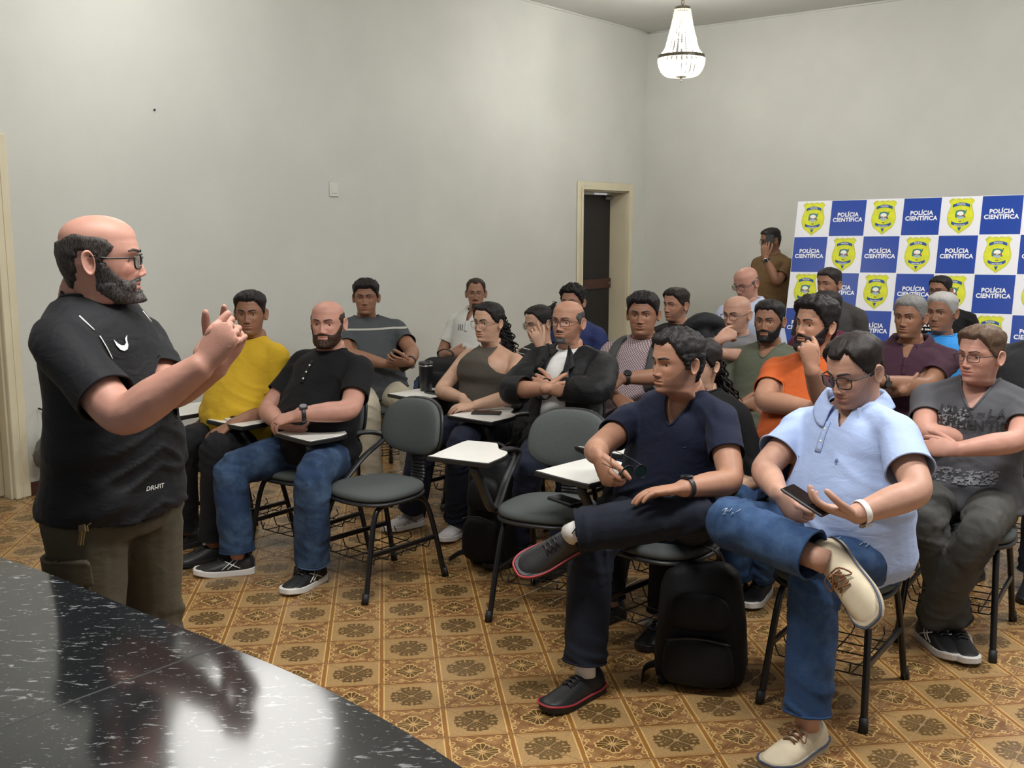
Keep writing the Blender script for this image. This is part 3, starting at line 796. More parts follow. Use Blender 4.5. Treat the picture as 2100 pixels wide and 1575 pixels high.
class Head:
    def __init__(s, w=1.0, jaw=1.0, fat=0.0, nose=1.0, nt=84, lowres=False, fem=False):
        s.w, s.jaw, s.fat, s.nose, s.fem = w, jaw, fat, nose, fem
        zt = .05 + .065 * np.sin(np.linspace(PI / 2, 0, 15)[:-1] * 1.0)
        zs = np.r_[zt[0] - 1e-5, zt[1:], np.linspace(.05, -.125, 60 if not lowres else 42), np.linspace(-.132, -.22, 9)]
        s.zs = zs
        ph = np.linspace(-1, 1, nt, endpoint=False); s.th = PI * (.5 * ph + .5 * ph ** 3)
        s.nt = nt; Z, T = np.meshgrid(zs, s.th, indexing='ij'); s.Z, s.T = Z, T
        s.base = s.surf(Z, T); s.V = s.base.copy(); s.V[..., 1] += s.feat(s.base[..., 0] / s.w, Z) * sstep(np.cos(T), .05, .4)
        # nose wings also swell sideways
    def surf(s, Z, T):
        yc = -.006
        top = np.clip((Z - .05) / .065, 0, 1); e = np.sqrt(np.clip(1 - top ** 2.15, 0, 1)); e2 = np.sqrt(np.clip(1 - top ** 2.3, 0, 1))
        zq = np.minimum(Z, .05)
        yf = yc + (prof('yf', zq) - yc) * e2; yb = yc + (prof('yb', zq) - yc) * e2; wf = prof('wf', zq) * e; wb = prof('wb', zq) * e
        low = sstep(-Z, .02, .09) * sstep(-Z, .30, .12)
        wf = wf * (1 + (s.jaw - 1) * low) * (1 + .10 * s.fat * low) ; wb = wb * (1 + .14 * s.fat * sstep(-Z, .05, .12))
        und = gs(Z + .128, .016) * s.fat; yf = yf + .022 * und + .006 * s.fat * sstep(-Z, .13, .2)
        c, sn = np.cos(T), np.sin(T)
        k = sstep(c, -.15, .75); wd = wb * (1 - k) + wf * k
        x = wd * s.w * np.sign(sn) * np.abs(sn) ** .94
        y = yc + np.where(c > 0, (yf - yc) * np.abs(c) ** .86, -(yc - yb) * np.abs(c) ** .95)
        return np.stack([x, y, Z], -1)
    def feat(s, x, z):
        d = np.zeros_like(x); ax = np.abs(x); n = s.nose
        pz = np.interp(z, [-.056, -.0475, -.043, -.036, -.02, .0, .012, .02], [0, .0, .015, .0235, .018, .0085, .0035, 0]) * n
        wn = np.interp(z, [-.05, -.04, -.03, -.01, .01, .02], [.0125, .0115, .0095, .0078, .0075, .010])
        d += pz * gs(x, wn)
        d += .0095 * n * gs(ax - .0135, .0062) * gs(z + .0405, .0065)                    # wings
        d -= .004 * gs(ax - .007, .0035) * gs(z + .0475, .003)                               # nostrils
        d -= .0105 * gs(ax - .031, .0165) * gs(z - .000, .0115)                            # sockets
        d -= .0035 * gs(ax - .014, .006) * gs(z - .004, .010)
        d += (.0045 if not s.fem else .0015) * gs(ax - .028, .021) * gs(z - .022, .0065)                            # brow ridge
        d += .0048 * gs(ax - .043, .017) * gs(z + .026, .017)                              # cheekbones
        d -= .0018 * gs(ax - (.022 + (-.03 - z) * .35), .004) * gs(z + .047, .013)         # nasolabial fold
        lipw = np.clip(1 - (ax / .0265) ** 2.4, 0, 1)
        d += (.0042 * gs(z + .0595 - .001 * gs(x, .005), .0042) + .0052 * gs(z + .0725, .0050)) * lipw
        d -= .0052 * gs(z + .0655, .0019) * np.clip(1 - (ax / .027) ** 4, 0, 1)
        d -= .0012 * gs(x, .003) * gs(z + .053, .005)
        d += .0030 * gs(x, .018) * gs(z + .099, .010)                                      # chin
        d -= .0022 * gs(x, .022) * gs(z + .084, .004)
        return d
    def front(s, x, z):
        """y of the finished face at a place"""
        x = np.asarray(x, float); z = np.asarray(z, float)
        zi = np.broadcast_to(z, x.shape); t = np.full(x.shape, 0.0); lo = np.zeros_like(x); hi = np.full_like(x, PI / 2 - .02)
        for _ in range(24):
            mid = (lo + hi) / 2; xx = s.surf(zi, mid)[..., 0]; g = xx < np.abs(x); lo = np.where(g, mid, lo); hi = np.where(g, hi, mid)
        p = s.surf(zi, lo); return p[..., 1] + s.feat(np.abs(x) / s.w, zi) * sstep(np.cos(lo), .05, .4)

def grid_faces(nz, nt, mask=None):
    F = []
    for i in range(nz - 1):
        for j in range(nt):
            j2 = (j + 1) % nt
            if mask is None or (mask[i, j] or mask[i, j2] or mask[i + 1, j] or mask[i + 1, j2]): F.append((i * nt + j, i * nt + j2, (i + 1) * nt + j2, (i + 1) * nt + j))
    return F
def compact(V, F):
    used = np.zeros(len(V), bool)
    for f in F: used[list(f)] = True
    mp = np.cumsum(used) - 1; return V[used], [tuple(mp[i] for i in f) for f in F]

def hair_shell(H, style, seed=0):
    """shell over the skull from a hairline and a length"""
    Z, T = H.Z, np.abs(H.T) * 180 / PI
    fr = style.get('front', .072); side = style.get('side', -.008); rec = style.get('recede', 0.0); nape = style.get('nape', -.082)
    a = [0, 14, 28, 40, 52, 64, 74, 82, 88, 93, 112, 118, 128, 150, 180]
    zl = [fr, fr, fr + .004 + rec, fr - .004 + rec, fr - .022 + rec * .6, .030, .010, side, side, .020, .022, -.025, -.055, nape, nape]
    line = np.interp(T, a, zl) + .003 * vnoise(np.stack([H.T.ravel() * 9, Z.ravel() * 30, Z.ravel() * 0], -1), seed).reshape(Z.shape)
    m = sstep(Z - line, -.001, .008)
    if style.get('bald'):
        hb = style.get('bald_z', .045); back = style.get('bald_back', 165)
        zb = np.where(T < 60, -1, np.interp(T, [60, 75, 120, 150, 180], [hb - .03, hb - .004, hb + .008, hb + style.get('crown', .0), hb + style.get('crown', .0)]))
        m = m * sstep(zb - Z, -.004, .010)
    top = sstep(Z, .03, .085); t = style.get('sidelen', .006) * (1 - top) + style.get('toplen', .014) * top
    P_ = H.base; c = np.array([0, -.012, .02]); D = P_ - np.where(Z[..., None] < .02, np.stack([0 * Z, -.012 + 0 * Z, Z], -1), c); D /= np.linalg.norm(D, axis=-1, keepdims=True) + 1e-9
    fq = style.get('freq', 60); pts = np.stack([P_[..., 0] * fq * (1.6), P_[..., 1] * fq * .8, Z * fq * .8], -1).reshape(-1, 3)
    n = (vnoise(pts, seed) + .6 * vnoise(pts * 2.3, seed + 3)).reshape(Z.shape)
    t = t * (1 + style.get('rough', .25) * n)
    q = style.get('quiff', 0.0)
    if q: t = t + q * gs(Z - .085, .03) * sstep(np.cos(H.T), .1, .8) * (1 + .3 * n)
    disp = -.0035 + (t + .0035) * m
    V = P_ + D * disp[..., None]
    return compact(V.reshape(-1, 3), grid_faces(*Z.shape, m > .04))

def beard_mask(H, style):
    Z, T = H.Z, np.abs(H.T) * 180 / PI; ax = np.abs(H.base[..., 0]) / H.w
    up = np.interp(T, [0, 18, 26, 40, 55, 70, 78, 90], [-.045, -.045, -.050, -.052, -.045, -.020, .0, .0])
    dn = np.interp(T, [0, 30, 60, 85, 95], [-.128, -.128, -.118, -.085, -.06])
    kind = style['kind']
    m = sstep(up - Z, -.002, .006) * sstep(Z - dn, -.002, .010) * sstep(92 - T, 0, 8)
    lips = np.clip(1 - (ax / .027) ** 2.6, 0, 1) > .02
    lipm = sstep(-.0555 - Z, -.0015, .0025) * sstep(Z + .0795, -.001, .003) * sstep(.028 - ax, -.002, .004)
    m = m * (1 - lipm)
    m = m * (1 - gs(ax, .010) * gs(Z + .0415, .006) * 1.0)
    if kind == 'goatee':
        m = m * sstep(.030 - ax, -.003, .006) * sstep(Z + .116, -.003, .006)
    if kind == 'mustache':
        m = m * sstep(Z + .060, -.002, .004) * sstep(.034 - ax, 0, .006)
    return m
def beard_shell(H, style, seed=0):
    m = beard_mask(H, style); Z = H.Z
    D = H.V - np.stack([0 * Z, 0 * Z - .01, np.maximum(Z, -.08)], -1); D /= np.linalg.norm(D, axis=-1, keepdims=True) + 1e-9
    pts = H.V.reshape(-1, 3) * np.array([150, 90, 45]); n = (vnoise(pts, seed) + .5 * vnoise(pts * 2, seed + 1)).reshape(Z.shape)
    L = style.get('len', .008); t = L * (1 + .3 * n) * (.55 + .45 * sstep(-Z, .05, .10)); t = t + style.get('chin', 0.0) * gs(H.base[..., 0], .035) * sstep(-Z, .08, .115)
    t = np.where(Z > -.058, np.minimum(t, .006), t)
    V = H.V + D * (-.0025 + (t + .0025) * m)[..., None]
    return compact(V.reshape(-1, 3), grid_faces(*Z.shape, m > .05))

def patch(r, lat0, lat1, n=12, m=6, up=True):
    """part of a sphere in front of the eye: an eyelid (lat0(lon) is the free edge)"""
    lon = np.linspace(-1.35, 1.35, n); V = []
    for i in range(m + 1):
        for l in lon:
            e0 = lat0(l); la = e0 + (lat1 - e0) * i / m; V.append((r * math.cos(la) * math.sin(l), r * math.cos(la) * math.cos(l), r * math.sin(la)))
    F = [(i * n + j, i * n + j + 1, (i + 1) * n + j + 1, (i + 1) * n + j) for i in range(m) for j in range(n - 1)]
    return np.array(V), F

def ear_mesh(side, H, size=1.0, out=.45):
    """one ear, head-local"""
    nu, rows = 22, [(1.0, -.004, 1.0), (1.0, .005, 1), (.97, .009, 1), (.86, .0105, 1), (.76, .0075, 1), (.62, .0028, 1), (.45, .004, 1), (.28, .0005, 1), (.08, -.001, 1)]
    u = np.arange(nu) * 2 * PI / nu; V = []
    for rho, hh, _ in rows:
        for a in u:
            cx_, sz = math.cos(a), math.sin(a); wx = .0175 * (1 + .18 * sz) * (1 if cx_ < 0 else .92); hz = .0315
            V.append((cx_ * wx * rho - .004 * sz * 0, sz * hz * rho + (.002 if sz > 0 else 0), hh))
    V = np.array(V) * size; F = []
    for i in range(len(rows) - 1):
        for j in range(nu): j2 = (j + 1) % nu; F.append((i * nu + j, i * nu + j2, (i + 1) * nu + j2, (i + 1) * nu + j))
    F.append(tuple((len(rows) - 1) * nu + j for j in range(nu)))
    fwd, zz, hh = V[:, 0], V[:, 1], V[:, 2]
    # plane of the ear: leaning out towards the back
    back = -fwd + .016
    y = -.014 + fwd * .92 - .10 * zz; x = .0735 * H.w + hh * .9 + back * out + .0008; z = -.006 + zz
    Vv = np.stack([side * x, y, z], -1)
    if side > 0: F = [f[::-1] for f in F]
    return Vv, F

# ------------------------------------------------------------------ skin, hair and cloth materials
def skin_mat(col, key=0):
    m = bpy.data.materials.new('skin'); m.use_nodes = True; t = NT(m); b = t.bsdf()
    a = t.node('ShaderNodeAttribute', attribute_name='tint'); n = t.step(t.noise(t.obj(), 22.0, 4.0), .3, .7)
    c = t.mix(n, tuple(x * .93 for x in col), tuple(min(1, x * 1.05) for x in col)); c = t.mix(1.0, c, a.outputs['Color'], 'MULTIPLY')
    t.put(b.inputs['Base Color'], c); b.inputs['Roughness'].default_value = .5; b.inputs['Specular IOR Level'].default_value = .32
    b.inputs['Subsurface Weight'].default_value = .12; b.inputs['Subsurface Radius'].default_value = (.012, .005, .003); b.inputs['Subsurface Scale'].default_value = .6
    t.put(b.inputs['Normal'], t.bump(t.noise(t.obj(), 260.0, 4.0), .22, .0015))
    return m
def hair_mat(col, grey=0.0):
    m = bpy.data.materials.new('hair'); m.use_nodes = True; t = NT(m); b = t.bsdf(); o = t.obj()
    n = t.noise(t.mapping(o, (1.0, .45, .35)), 330.0, 3.0, .6); g = t.step(n, .50 - grey * .22, .62 - grey * .1)
    hi = tuple(min(1, c * (1.6 if not grey else 1) + (.14 * grey + .003)) for c in col)
    t.put(b.inputs['Base Color'], t.mix(g, col, hi)); b.inputs['Roughness'].default_value = .55; b.inputs['Specular IOR Level'].default_value = .22
    t.put(b.inputs['Normal'], t.bump(n, .4, .003)); return m
def cloth(name, col, fine=.25, var=.12, rough=.85, scale=900, pattern=None, c2=None, crease=.35):
    m = bpy.data.materials.new(name); m.use_nodes = True; t = NT(m); b = t.bsdf(); o = t.obj()
    n = t.step(t.noise(o, 5.0, 5.0, .55), .3, .7); c = t.mix(n, tuple(x * (1 - var) for x in col), tuple(min(1, x * (1 + var * .6)) for x in col))
    if pattern == 'check':
        x, y, z = t.xyz(o); k = 430.0
        s = t.m('SINE', (x * .83 - y * .55) * k) * t.m('SINE', z * k); c = t.mix(t.step(s, .1, .35), c, c2)
    if pattern == 'stripes':
        x, y, z = t.xyz(o); s = t.m('SINE', z * 210.0 + x * 18.0); c = t.mix(t.step(s, .86, .95), c, c2)
    if pattern and pattern[0] == 'line':
        x, y, z = t.xyz(o); nn = t.noise(o, 3.0)
        s = t.step((z - pattern[1]).abs(), .007, .0045); c = t.mix(s, c, c2)
    if pattern == 'faded':
        n2 = t.step(t.noise(o, 7.0, 6.0, .65), .42, .72); c = t.mix(n2 * .55, c, c2)
    t.put(b.inputs['Base Color'], c); b.inputs['Roughness'].default_value = rough; b.inputs['Specular IOR Level'].default_value = .25
    b.inputs['Sheen Weight'].default_value = .02
    n3 = t.noise(t.mapping(o, (1, 1, 1.8)), 13.0, 3.0, .5, .8); h = t.noise(o, scale, 2.0) * (.12 * fine) + n3 * crease
    t.put(b.inputs['Normal'], t.bump(h, .55, .02)); return m
def denim(name, col, fade):
    m = cloth(name, col, .5, .18, .82, 1400, 'faded', fade, .30); return m
M_EYEW = mat('eye_white', (.46, .42, .39), .25); M_IRIS = mat('iris', (.035, .018, .010), .2); M_PUP = mat('pupil', (.004, .004, .004), .1)
M_LEATHER = mat('shoe_black', (.014, .014, .015), .45, bump=.2, bscale=120); M_WHITE = mat('rubber_white', lin('#d9d6d0'), .5); M_BLK = mat('rubber_black', (.012, .012, .013), .55)
M_GLASSF = mat('frame_black', (.012, .012, .014), .3); M_GLASSM = mat('frame_metal', (.25, .20, .14), .3, .8)
ml = bpy.data.materials.new('lens_glass'); ml.use_nodes = True; t = NT(ml); gl = t.node('ShaderNodeBsdfGlossy'); gl.inputs['Roughness'].default_value = .03; tp = t.node('ShaderNodeBsdfTransparent'); mxs = t.node('ShaderNodeMixShader'); lw = t.node('ShaderNodeLayerWeight'); lw.inputs[0].default_value = .22
t.l.new((t.m('MULTIPLY', EX(t, lw.outputs['Fresnel']), .75) + .03).s, mxs.inputs[0]); t.l.new(tp.outputs[0], mxs.inputs[1]); t.l.new(gl.outputs[0], mxs.inputs[2]); t.l.new(mxs.outputs[0], t.n['Material Output'].inputs[0])
M_LENS = ml

# ------------------------------------------------------------------ hand
def hand_parts(Wr, d, nrm, right, curl=.35, scale=1.0, spread=.05, thumb=(.55, .35), point=None):
    """returns palm pieces (to fuse with the arm) and finger pieces (kept apart)"""
    d = unit(d); nrm = unit(np.asarray(nrm, float) - d * (np.asarray(nrm, float) @ d)); s = np.cross(d, nrm) * (1 if right else -1); k = scale
    curl = [curl] * 4 if np.ndim(curl) == 0 else curl
    palm = tube([Wr - d * .02, Wr + d * .012 * k, Wr + d * .045 * k, Wr + d * .082 * k, Wr + d * .094 * k], np.array([(.026, .019), (.031, .0185), (.040, .0165), (.0425, .0135), (.040, .010)]) * k, 14, 2, side=s, round_cap=1)
    F = []
    for i, (off, ln, r) in enumerate(((.0305, .072, .0088), (.0105, .080, .0090), (-.0095, .075, .0086), (-.0285, .058, .0076))):
        a = curl[i]; p = Wr + d * (.086 - .006 * abs(i - 1.2)) * k + s * off * k - nrm * .001 * k; dd = unit(d + s * spread * (1.2 - i))
        pts = [p - dd * .018 * k, p]; ang = 0
        for seg, f in ((.48, .75), (.30, 1.15), (.22, .75)):
            ang += a * f; v = dd * math.cos(ang) + nrm * math.sin(ang); pts.append(pts[-1] + v * ln * seg * k)
        F.append(tube(pts, np.array([1.02, 1.06, .98, .90, .72]) * r * k, 10, 3, side=s, round_cap=2))
    to, tc = thumb
    b = Wr + d * .026 * k + s * .026 * k + nrm * .006 * k
    v1 = unit(d * math.cos(to) + s * math.sin(to) + nrm * .25); v2 = unit(v1 + (-s * .5 + nrm * .35 + d * .3) * tc); v3 = unit(v2 + (-s * .5 + nrm * .3 + d * .2) * tc)
    pts = [b - v1 * .012 * k, b + v1 * .024 * k, b + v1 * .046 * k, b + v1 * .046 * k + v2 * .030 * k, b + v1 * .046 * k + v2 * .030 * k + v3 * .025 * k]
    F.append(tube(pts, np.array([.0150, .0135, .0108, .0104, .0080]) * k, 10, 3, side=nrm, round_cap=2))
    return [palm], F

def shoe(parent, off, A, toe, up, style, right, scale=1.0):
    """shoe around the ankle point A; toe = direction, up = direction out of the foot"""
    f = unit(toe); u = unit(np.asarray(up, float) - f * (np.asarray(up, float) @ f)); s = np.cross(f, u); k = scale
    O = A - u * style.get('h', .095) * k
    def fr(V): return O + V[:, :1] * s * k + V[:, 1:2] * f * k + V[:, 2:] * u * k
    st = [(-.078, .020, .060), (-.070, .034, .085), (-.045, .040, .096), (-.01, .0405, .098), (.03, .042, .088), (.07, .046, .074), (.11, .0495, .062), (.15, .049, .053), (.18, .042, .046), (.198, .030, .040), (.208, .015, .032)]
    n = 16; V = []; F = []
    a = np.linspace(0, PI, n)
    y0 = .022
    for (y, hw, h) in st:
        for q in a:
            V.append((hw * math.copysign(abs(math.cos(q)) ** .75, math.cos(q)) * (1 - .25 * math.sin(q) ** 3 * (1 if y < .1 else .4)), y, y0 + (h - y0) * math.sin(q) ** .8))
    for i in range(len(st) - 1):
        for j in range(n - 1): F.append((i * n + j, i * n + j + 1, (i + 1) * n + j + 1, (i + 1) * n + j))
    F.append(tuple(range(n))); F.append(tuple(range((len(st) - 1) * n + n - 1, (len(st) - 1) * n - 1, -1)))
    mb = MB(); mb.add(fr(np.array(V)), F); o = mb.build('shoe', style['upper'], parent, off)
    out = np.array([(hw + .004, y) for y, hw, h in st] + [(-hw - .004, y) for y, hw, h in st[::-1]])
    out = catmull(np.c_[np.r_[out, out[:1]], np.zeros(len(out) + 1)], 2)[:-1, :2]
    mb = MB(); Vp, Fp = prism(out, 0, .027, .004)
    lift = sstep(Vp[:, 1], .10, .21) * .014 + sstep(-Vp[:, 1], .03, .08) * style.get('heel', .010) * (Vp[:, 2] > .015); Vp[:, 2] += lift
    mb.add(fr(Vp), Fp, 0, False); mb.build('sole', style['sole'], o, off)
    if style.get('lace') is not None:
        mb = MB()
        for y, z, hw in ((.052, .086, .022), (.070, .080, .022), (.088, .074, .021)):
            mb.tube(fr(np.array([(-hw, y - .006, z - .006), (0, y, z + .002), (hw, y + .006, z - .006)])), .0028, 6); mb.tube(fr(np.array([(hw, y - .006, z - .006), (0, y + .002, z + .003), (-hw, y + .006, z - .006)])), .0028, 6)
        if style.get('bow'):
            for q in (-1, 1): mb.tube(catmull(fr(np.array([(0, .045, .094), (q * .03, .05, .094), (q * .042, .075, .070), (q * .022, .07, .082), (0, .05, .092)])), 3), .0026, 6)
        mb.build('lace', style['lace'], o, off)
    if style.get('flash') is not None:
        mb = MB()
        for q in (-1, 1):
            for (ya, za, yb, zb) in style.get('flash_lines', ((.00, .075, .05, .035), (.02, .078, .075, .035), (.06, .072, -.01, .038))):
                pa = np.array([(q * (.0405 - .010 * (za - .03) / .05), ya, za), (q * .046, (ya + yb) / 2, (za + zb) / 2), (q * .0465, yb, zb)]); mb.tube(fr(pa), .0026, 6)
        mb.build('side_stripe', style['flash'], o, off)
    if style.get('midline') is not None:
        mb = MB(); ring = np.c_[out * 1.012, np.full(len(out), .024)]; ring[:, 2] += sstep(out[:, 1], .10, .21) * .014 + sstep(-out[:, 1], .03, .08) * .010
        mb.tube(fr(ring), .0038, 6, 0, True); mb.build('sole_stripe', style['midline'], o, off)
    return o
# ------------------------------------------------------------------ a person
DEBUG = []
def rot_about(v, ax, a):
    ax = unit(ax); v = np.asarray(v, float); return v * math.cos(a) + np.cross(ax, v) * math.sin(a) + ax * (ax @ v) * (1 - math.cos(a))
def ik(S, T, l1, l2, pole):
    d = T - S; L = np.linalg.norm(d); L = min(L, (l1 + l2) * .999); d = unit(d); a = (l1 * l1 - l2 * l2 + L * L) / (2 * L); h = math.sqrt(max(l1 * l1 - a * a, 1e-6))
    p = np.asarray(pole, float) - d * (np.asarray(pole, float) @ d); return S + d * a + unit(p) * h

def reach(p, c, lo, hi):
    """slide a joint along its line of sight until the bone has a human length"""
    L = np.linalg.norm(p - c)
    if lo <= L <= hi: return p
    L = lo if L < lo else hi; o = np.array([0, 0, CAM_H]); d = unit(p - o); b = d @ (c - o); q = ((c - o) @ (c - o)) - b * b
    h = L * L - q
    if h <= 0: t = b; m = o + d * t; return c + unit(m - c) * L if q > (L * 1.25) ** 2 else m
    t1, t2 = b - math.sqrt(h), b + math.sqrt(h); t0 = np.linalg.norm(p - o); return o + d * (t1 if abs(t1 - t0) < abs(t2 - t0) + .05 else t2)

def surface_patch(V, F, keep, lift, name, m, parent, off):
    """a second layer of cloth over part of a garment"""
    n = vnormals(V, F); V2, F2 = clip(V + n * lift, F, keep)
    o = link(name, new_mesh(name, V2 - off, F2, [m]), parent); s = o.modifiers.new('thickness', 'SOLIDIFY'); s.thickness = lift * .9; s.offset = -1
    return o

def person(label, top, Y, face, F, skin, hair=None, hairc=(.012, .009, .008), beard=None, beardc=None, hs=1.0, pitch=0.0, roll=0.0, head={}, hairtop=.014,
           neck=None, slouch=.10, seat=.46, stand=False, sw=.185, fat=0.0, fem=False, shirt=None, pants=None, arms='lap', legs=None, shoes=None, socks=None, glasses=None, watch=None,
           stubble=0.0, brows=.75, gaze=0.0, voxel=.0095, low=True, sx=1.0, group=None, Nz=None, sho=None, hip=None, lower=True, ears=True, tintface=(1.04, .93, .9), base=None, arm_r=1.0, smile=0):
    F = unit(V2(*F)); R = V2(F[1], -F[0]); hs = hs * .95
    if low: voxel = max(voxel, .0115)
    T = P(top[0], top[1], Y)
    tc = unit(V2(-T[0], -T[1])); left = V2(tc[1], -tc[0]); fa = math.radians(face)
    fd = tc * math.cos(fa) + left * math.sin(fa); hr = np.cross(fd, UP)
    fh = rot_about(fd, hr, math.radians(pitch)); uh = np.cross(hr, fh); uh = rot_about(uh, fh, math.radians(roll)); hr = np.cross(fh, uh)
    Hc = T - uh * (.115 * hs + hairtop) + fh * .01
    N = Hc - UP * .150 * hs - fd * .030 - F * .012 if neck is None else np.asarray(neck, float)
    if stand:
        B = V2(N[0], N[1]) + F * slouch; P0 = np.array([B[0], B[1], .93]) if hip is None else np.asarray(hip)
    else:
        B = V2(N[0], N[1]) + F * slouch if base is None else V2(*base); P0 = np.array([B[0], B[1], seat + .095])
    root = empty('person', (P0[0], P0[1], 0)); tag(root, label, 'person', group); off = np.array(root.location)
    msk = skin_mat(skin)
    up = unit(N - P0)
    S = {}
    for sd, q in (('R', 1), ('L', -1)): S[sd] = N + R * q * sw - UP * .074 + F * .005
    if sho: S.update({k: np.asarray(v, float) for k, v in sho.items()})
    Rs = unit((S['R'] - S['L']) * np.array([1, 1, .3])) if sho else R
    Fs = unit(np.cross(UP, Rs))
    L = lambda r, f, z: N + R * r + F * f + UP * z
    # ---------------- torso
    mid = (P0 + N) / 2 - F * (.02 if not stand else .0) + F * .0
    bot = P0 - up * .095 if not stand else P0 - UP * .10
    def spine(t): return bot * (1 - t) ** 2 + 2 * (mid + (mid - (bot + N) / 2) * 1.0) * t * (1 - t) + N * t * t
    SEC = [(0.0, .150, .110, .0), (.08, .180, .135, .008), (.18, .180, .133, .015), (.30, .168, .122, .022), (.42, .165, .118, .025), (.58, .172, .122, .024), (.72, .182, .122, .018), (.84, .178, .106, .008), (.92, .140, .086, .0), (.965, .100, .074, -.004), (1.0, .076, .067, -.004)]
    if stand: SEC = [(0.0, .150, .115, .0), (.10, .178, .130, .005), (.22, .172, .125, .010)] + SEC[3:]
    def torso(o, t0, t1, flare=0.0, n=30):
        pts, rad = [], []
        sc = [s_ for s_ in SEC]; tt = np.linspace(t0, t1, 16)
        wv = np.interp(tt, [a[0] for a in sc], [a[1] for a in sc]); dv = np.interp(tt, [a[0] for a in sc], [a[2] for a in sc]); ov = np.interp(tt, [a[0] for a in sc], [a[3] for a in sc])
        bell = np.exp(-((tt - .33) / .24) ** 2)
        wv = wv * sx + fat * .060 * bell; dv = dv * (1 + .35 * (sx - 1)) + fat * .085 * bell; ov = ov + fat * .070 * bell
        if fem: wv = wv - .022 * np.exp(-((tt - .45) / .12) ** 2) - .012; bu = np.exp(-((tt - .66) / .085) ** 2); dv = dv + .022 * bu - .006; ov = ov + .022 * bu
        wv = wv * (sw / .185 * .5 + .5)
        sides = []
        for t_, w_, d_, o_ in zip(tt, wv, dv, ov):
            fl = flare * sstep(t0 + .2 - t_, 0, .2); k = sstep(t_, .2, .8); sdv = unit(R * (1 - k) + Rs * k)
            pts.append(spine(t_) + unit(np.cross(UP, sdv)) * o_); rad.append((w_ + o + fl, d_ + o + fl)); sides.append(sdv)
        return tube(pts, rad, n, side=np.array(sides))
    def traps(o): return [tube([N + R * 0 - UP * .015, N * .45 + S[k] * .55 + UP * .002, S[k]], np.array([.058, .047, .050]) + o, 14, 3, side=F, round_cap=2) for k in 'RL']
    # ---------------- arms
    A = {}
    if isinstance(arms, str): arms = {'R': arms, 'L': arms}
    bf = fat * .075
    for sd, q in (('R', 1), ('L', -1)):
        a = arms[sd]
        if isinstance(a, str):
            if a == 'crossed':
                if sd == 'R': a = (L(.265, .10 + bf * .5, -.34), L(.075, .245 + bf, -.30), -R * .9 - F * .42 + UP * .08, -F - UP * .1, .4)
                else: a = (L(-.265, .10 + bf * .5, -.34), L(-.045, .225 + bf, -.355), R * .9 - F * .35 + UP * .06, -F + UP * .2, .4)
            elif a == 'lap': a = (L(q * .27, .0, -.34), L(q * .095, .20 + bf, -.43), -R * q * .6 + F * .75 - UP * .15, -UP - R * q * .4, .4)
            elif a == 'thigh': a = (L(q * .26, -.02, -.34), L(q * .165, .23, -.435), F * .95 - UP * .12 - R * q * .1, -UP, .25)
            elif a == 'under': a = (L(q * .265, .05, -.35), L(q * -.01, .225 + bf, -.37), -R * q * .95 + F * .1, UP * .6 - F * .6, .35)
            elif a == 'chin': a = (L(q * .16, .20, -.32), L(q * .045, .185, -.075), -R * q * .25 - F * .12 + UP * .95, -F - R * q * .4, [.9, 1.15, 1.2, 1.25])
            elif a == 'down': a = (L(q * .25, -.05, -.34), L(q * .24, .06, -.58), -UP * .9 + F * .3, -R * q, .4)
        E, Wv, hd, hn, cu = a[:5]; ex = a[5] if len(a) > 5 else {}
        E, Wv = np.asarray(E, float), np.asarray(Wv, float); ua, fa_ = ((.245, .285), (.215, .25)) if fem else ((.265, .31), (.235, .275))
        E = reach(E, S[sd], *ua); Wv = reach(Wv, E, *fa_)
        A[sd] = (S[sd], E, Wv, hd, hn, cu, ex); DEBUG.append((label[:28], sd, 'upper %.2f fore %.2f' % (np.linalg.norm(E - S[sd]), np.linalg.norm(Wv - E))))
    ar = arm_r * (.86 if fem else 1.0)
    def upper(sd, o, frac=1.0, flare=0.0, hemgap=0):
        s_, e_, w_ = A[sd][:3]
        ins = s_ + (N - UP * .10 - s_) * .35
        if frac < 1.0:
            e2 = s_ + (e_ - s_) * frac; pts = [ins, s_, s_ + (e2 - s_) * .5, e2, e2 + (e2 - s_) * .12]
            r = np.array([.052, .0555, .0545, .0525, .0525]) * ar + o + np.array([0, 0, flare * .4, flare, flare])
            return tube(pts, r, 16, 4, round_cap=1)
        pts = [ins, s_, s_ * .5 + e_ * .5, e_ * .9 + s_ * .1, e_ * .9 + w_ * .1, e_ * .6 + w_ * .4, e_ * .2 + w_ * .8, w_]
        r = np.array([.050, .0535, .0505, .0455, .0445, .0445, .034, .0295]) * ar + o
        return tube(pts, r, 14, 4, round_cap=1)
    pieces = [torso(-.013, .30, 1.0)] + traps(-.013)
    fing = []
    for sd in 'RL':
        s_, e_, w_, hd, hn, cu, ex = A[sd]
        pieces.append(upper(sd, 0.0)); pl, fg = hand_parts(w_, hd, hn, sd == 'R', cu, (.93 if fem else 1.03) * ex.get('scale', 1.0), ex.get('spread', .06), ex.get('thumb', (.55, .35))); pieces += pl; fing += fg
    # neck stub shared with the head
    nr = (.053 if fem else .0615) + .006 * fat + (sx - 1) * .03
    pieces.append(tube([N - UP * .05, N + UP * .0, N + (Hc - N) * .35 - fd * .006], [(nr + .006, nr + .004), (nr + .000, nr + .000), (nr - .005, nr - .003)], 18, 3, side=R))
    bv, bfc = fuse(pieces, voxel * .86, 5)
    mb = MB(); mb.add(bv, bfc, 0)
    nb = len(bv)
    for V_, F_ in fing: mb.add(V_, F_, 0)
    nfing = mb.n
    # ---------------- head
    H = Head(w=head.get('w', 1.0), jaw=head.get('jaw', 1.0), fat=head.get('fat', fat * .5), nose=head.get('nose', 1.0), nt=84 if not low else 68, lowres=low, fem=fem)
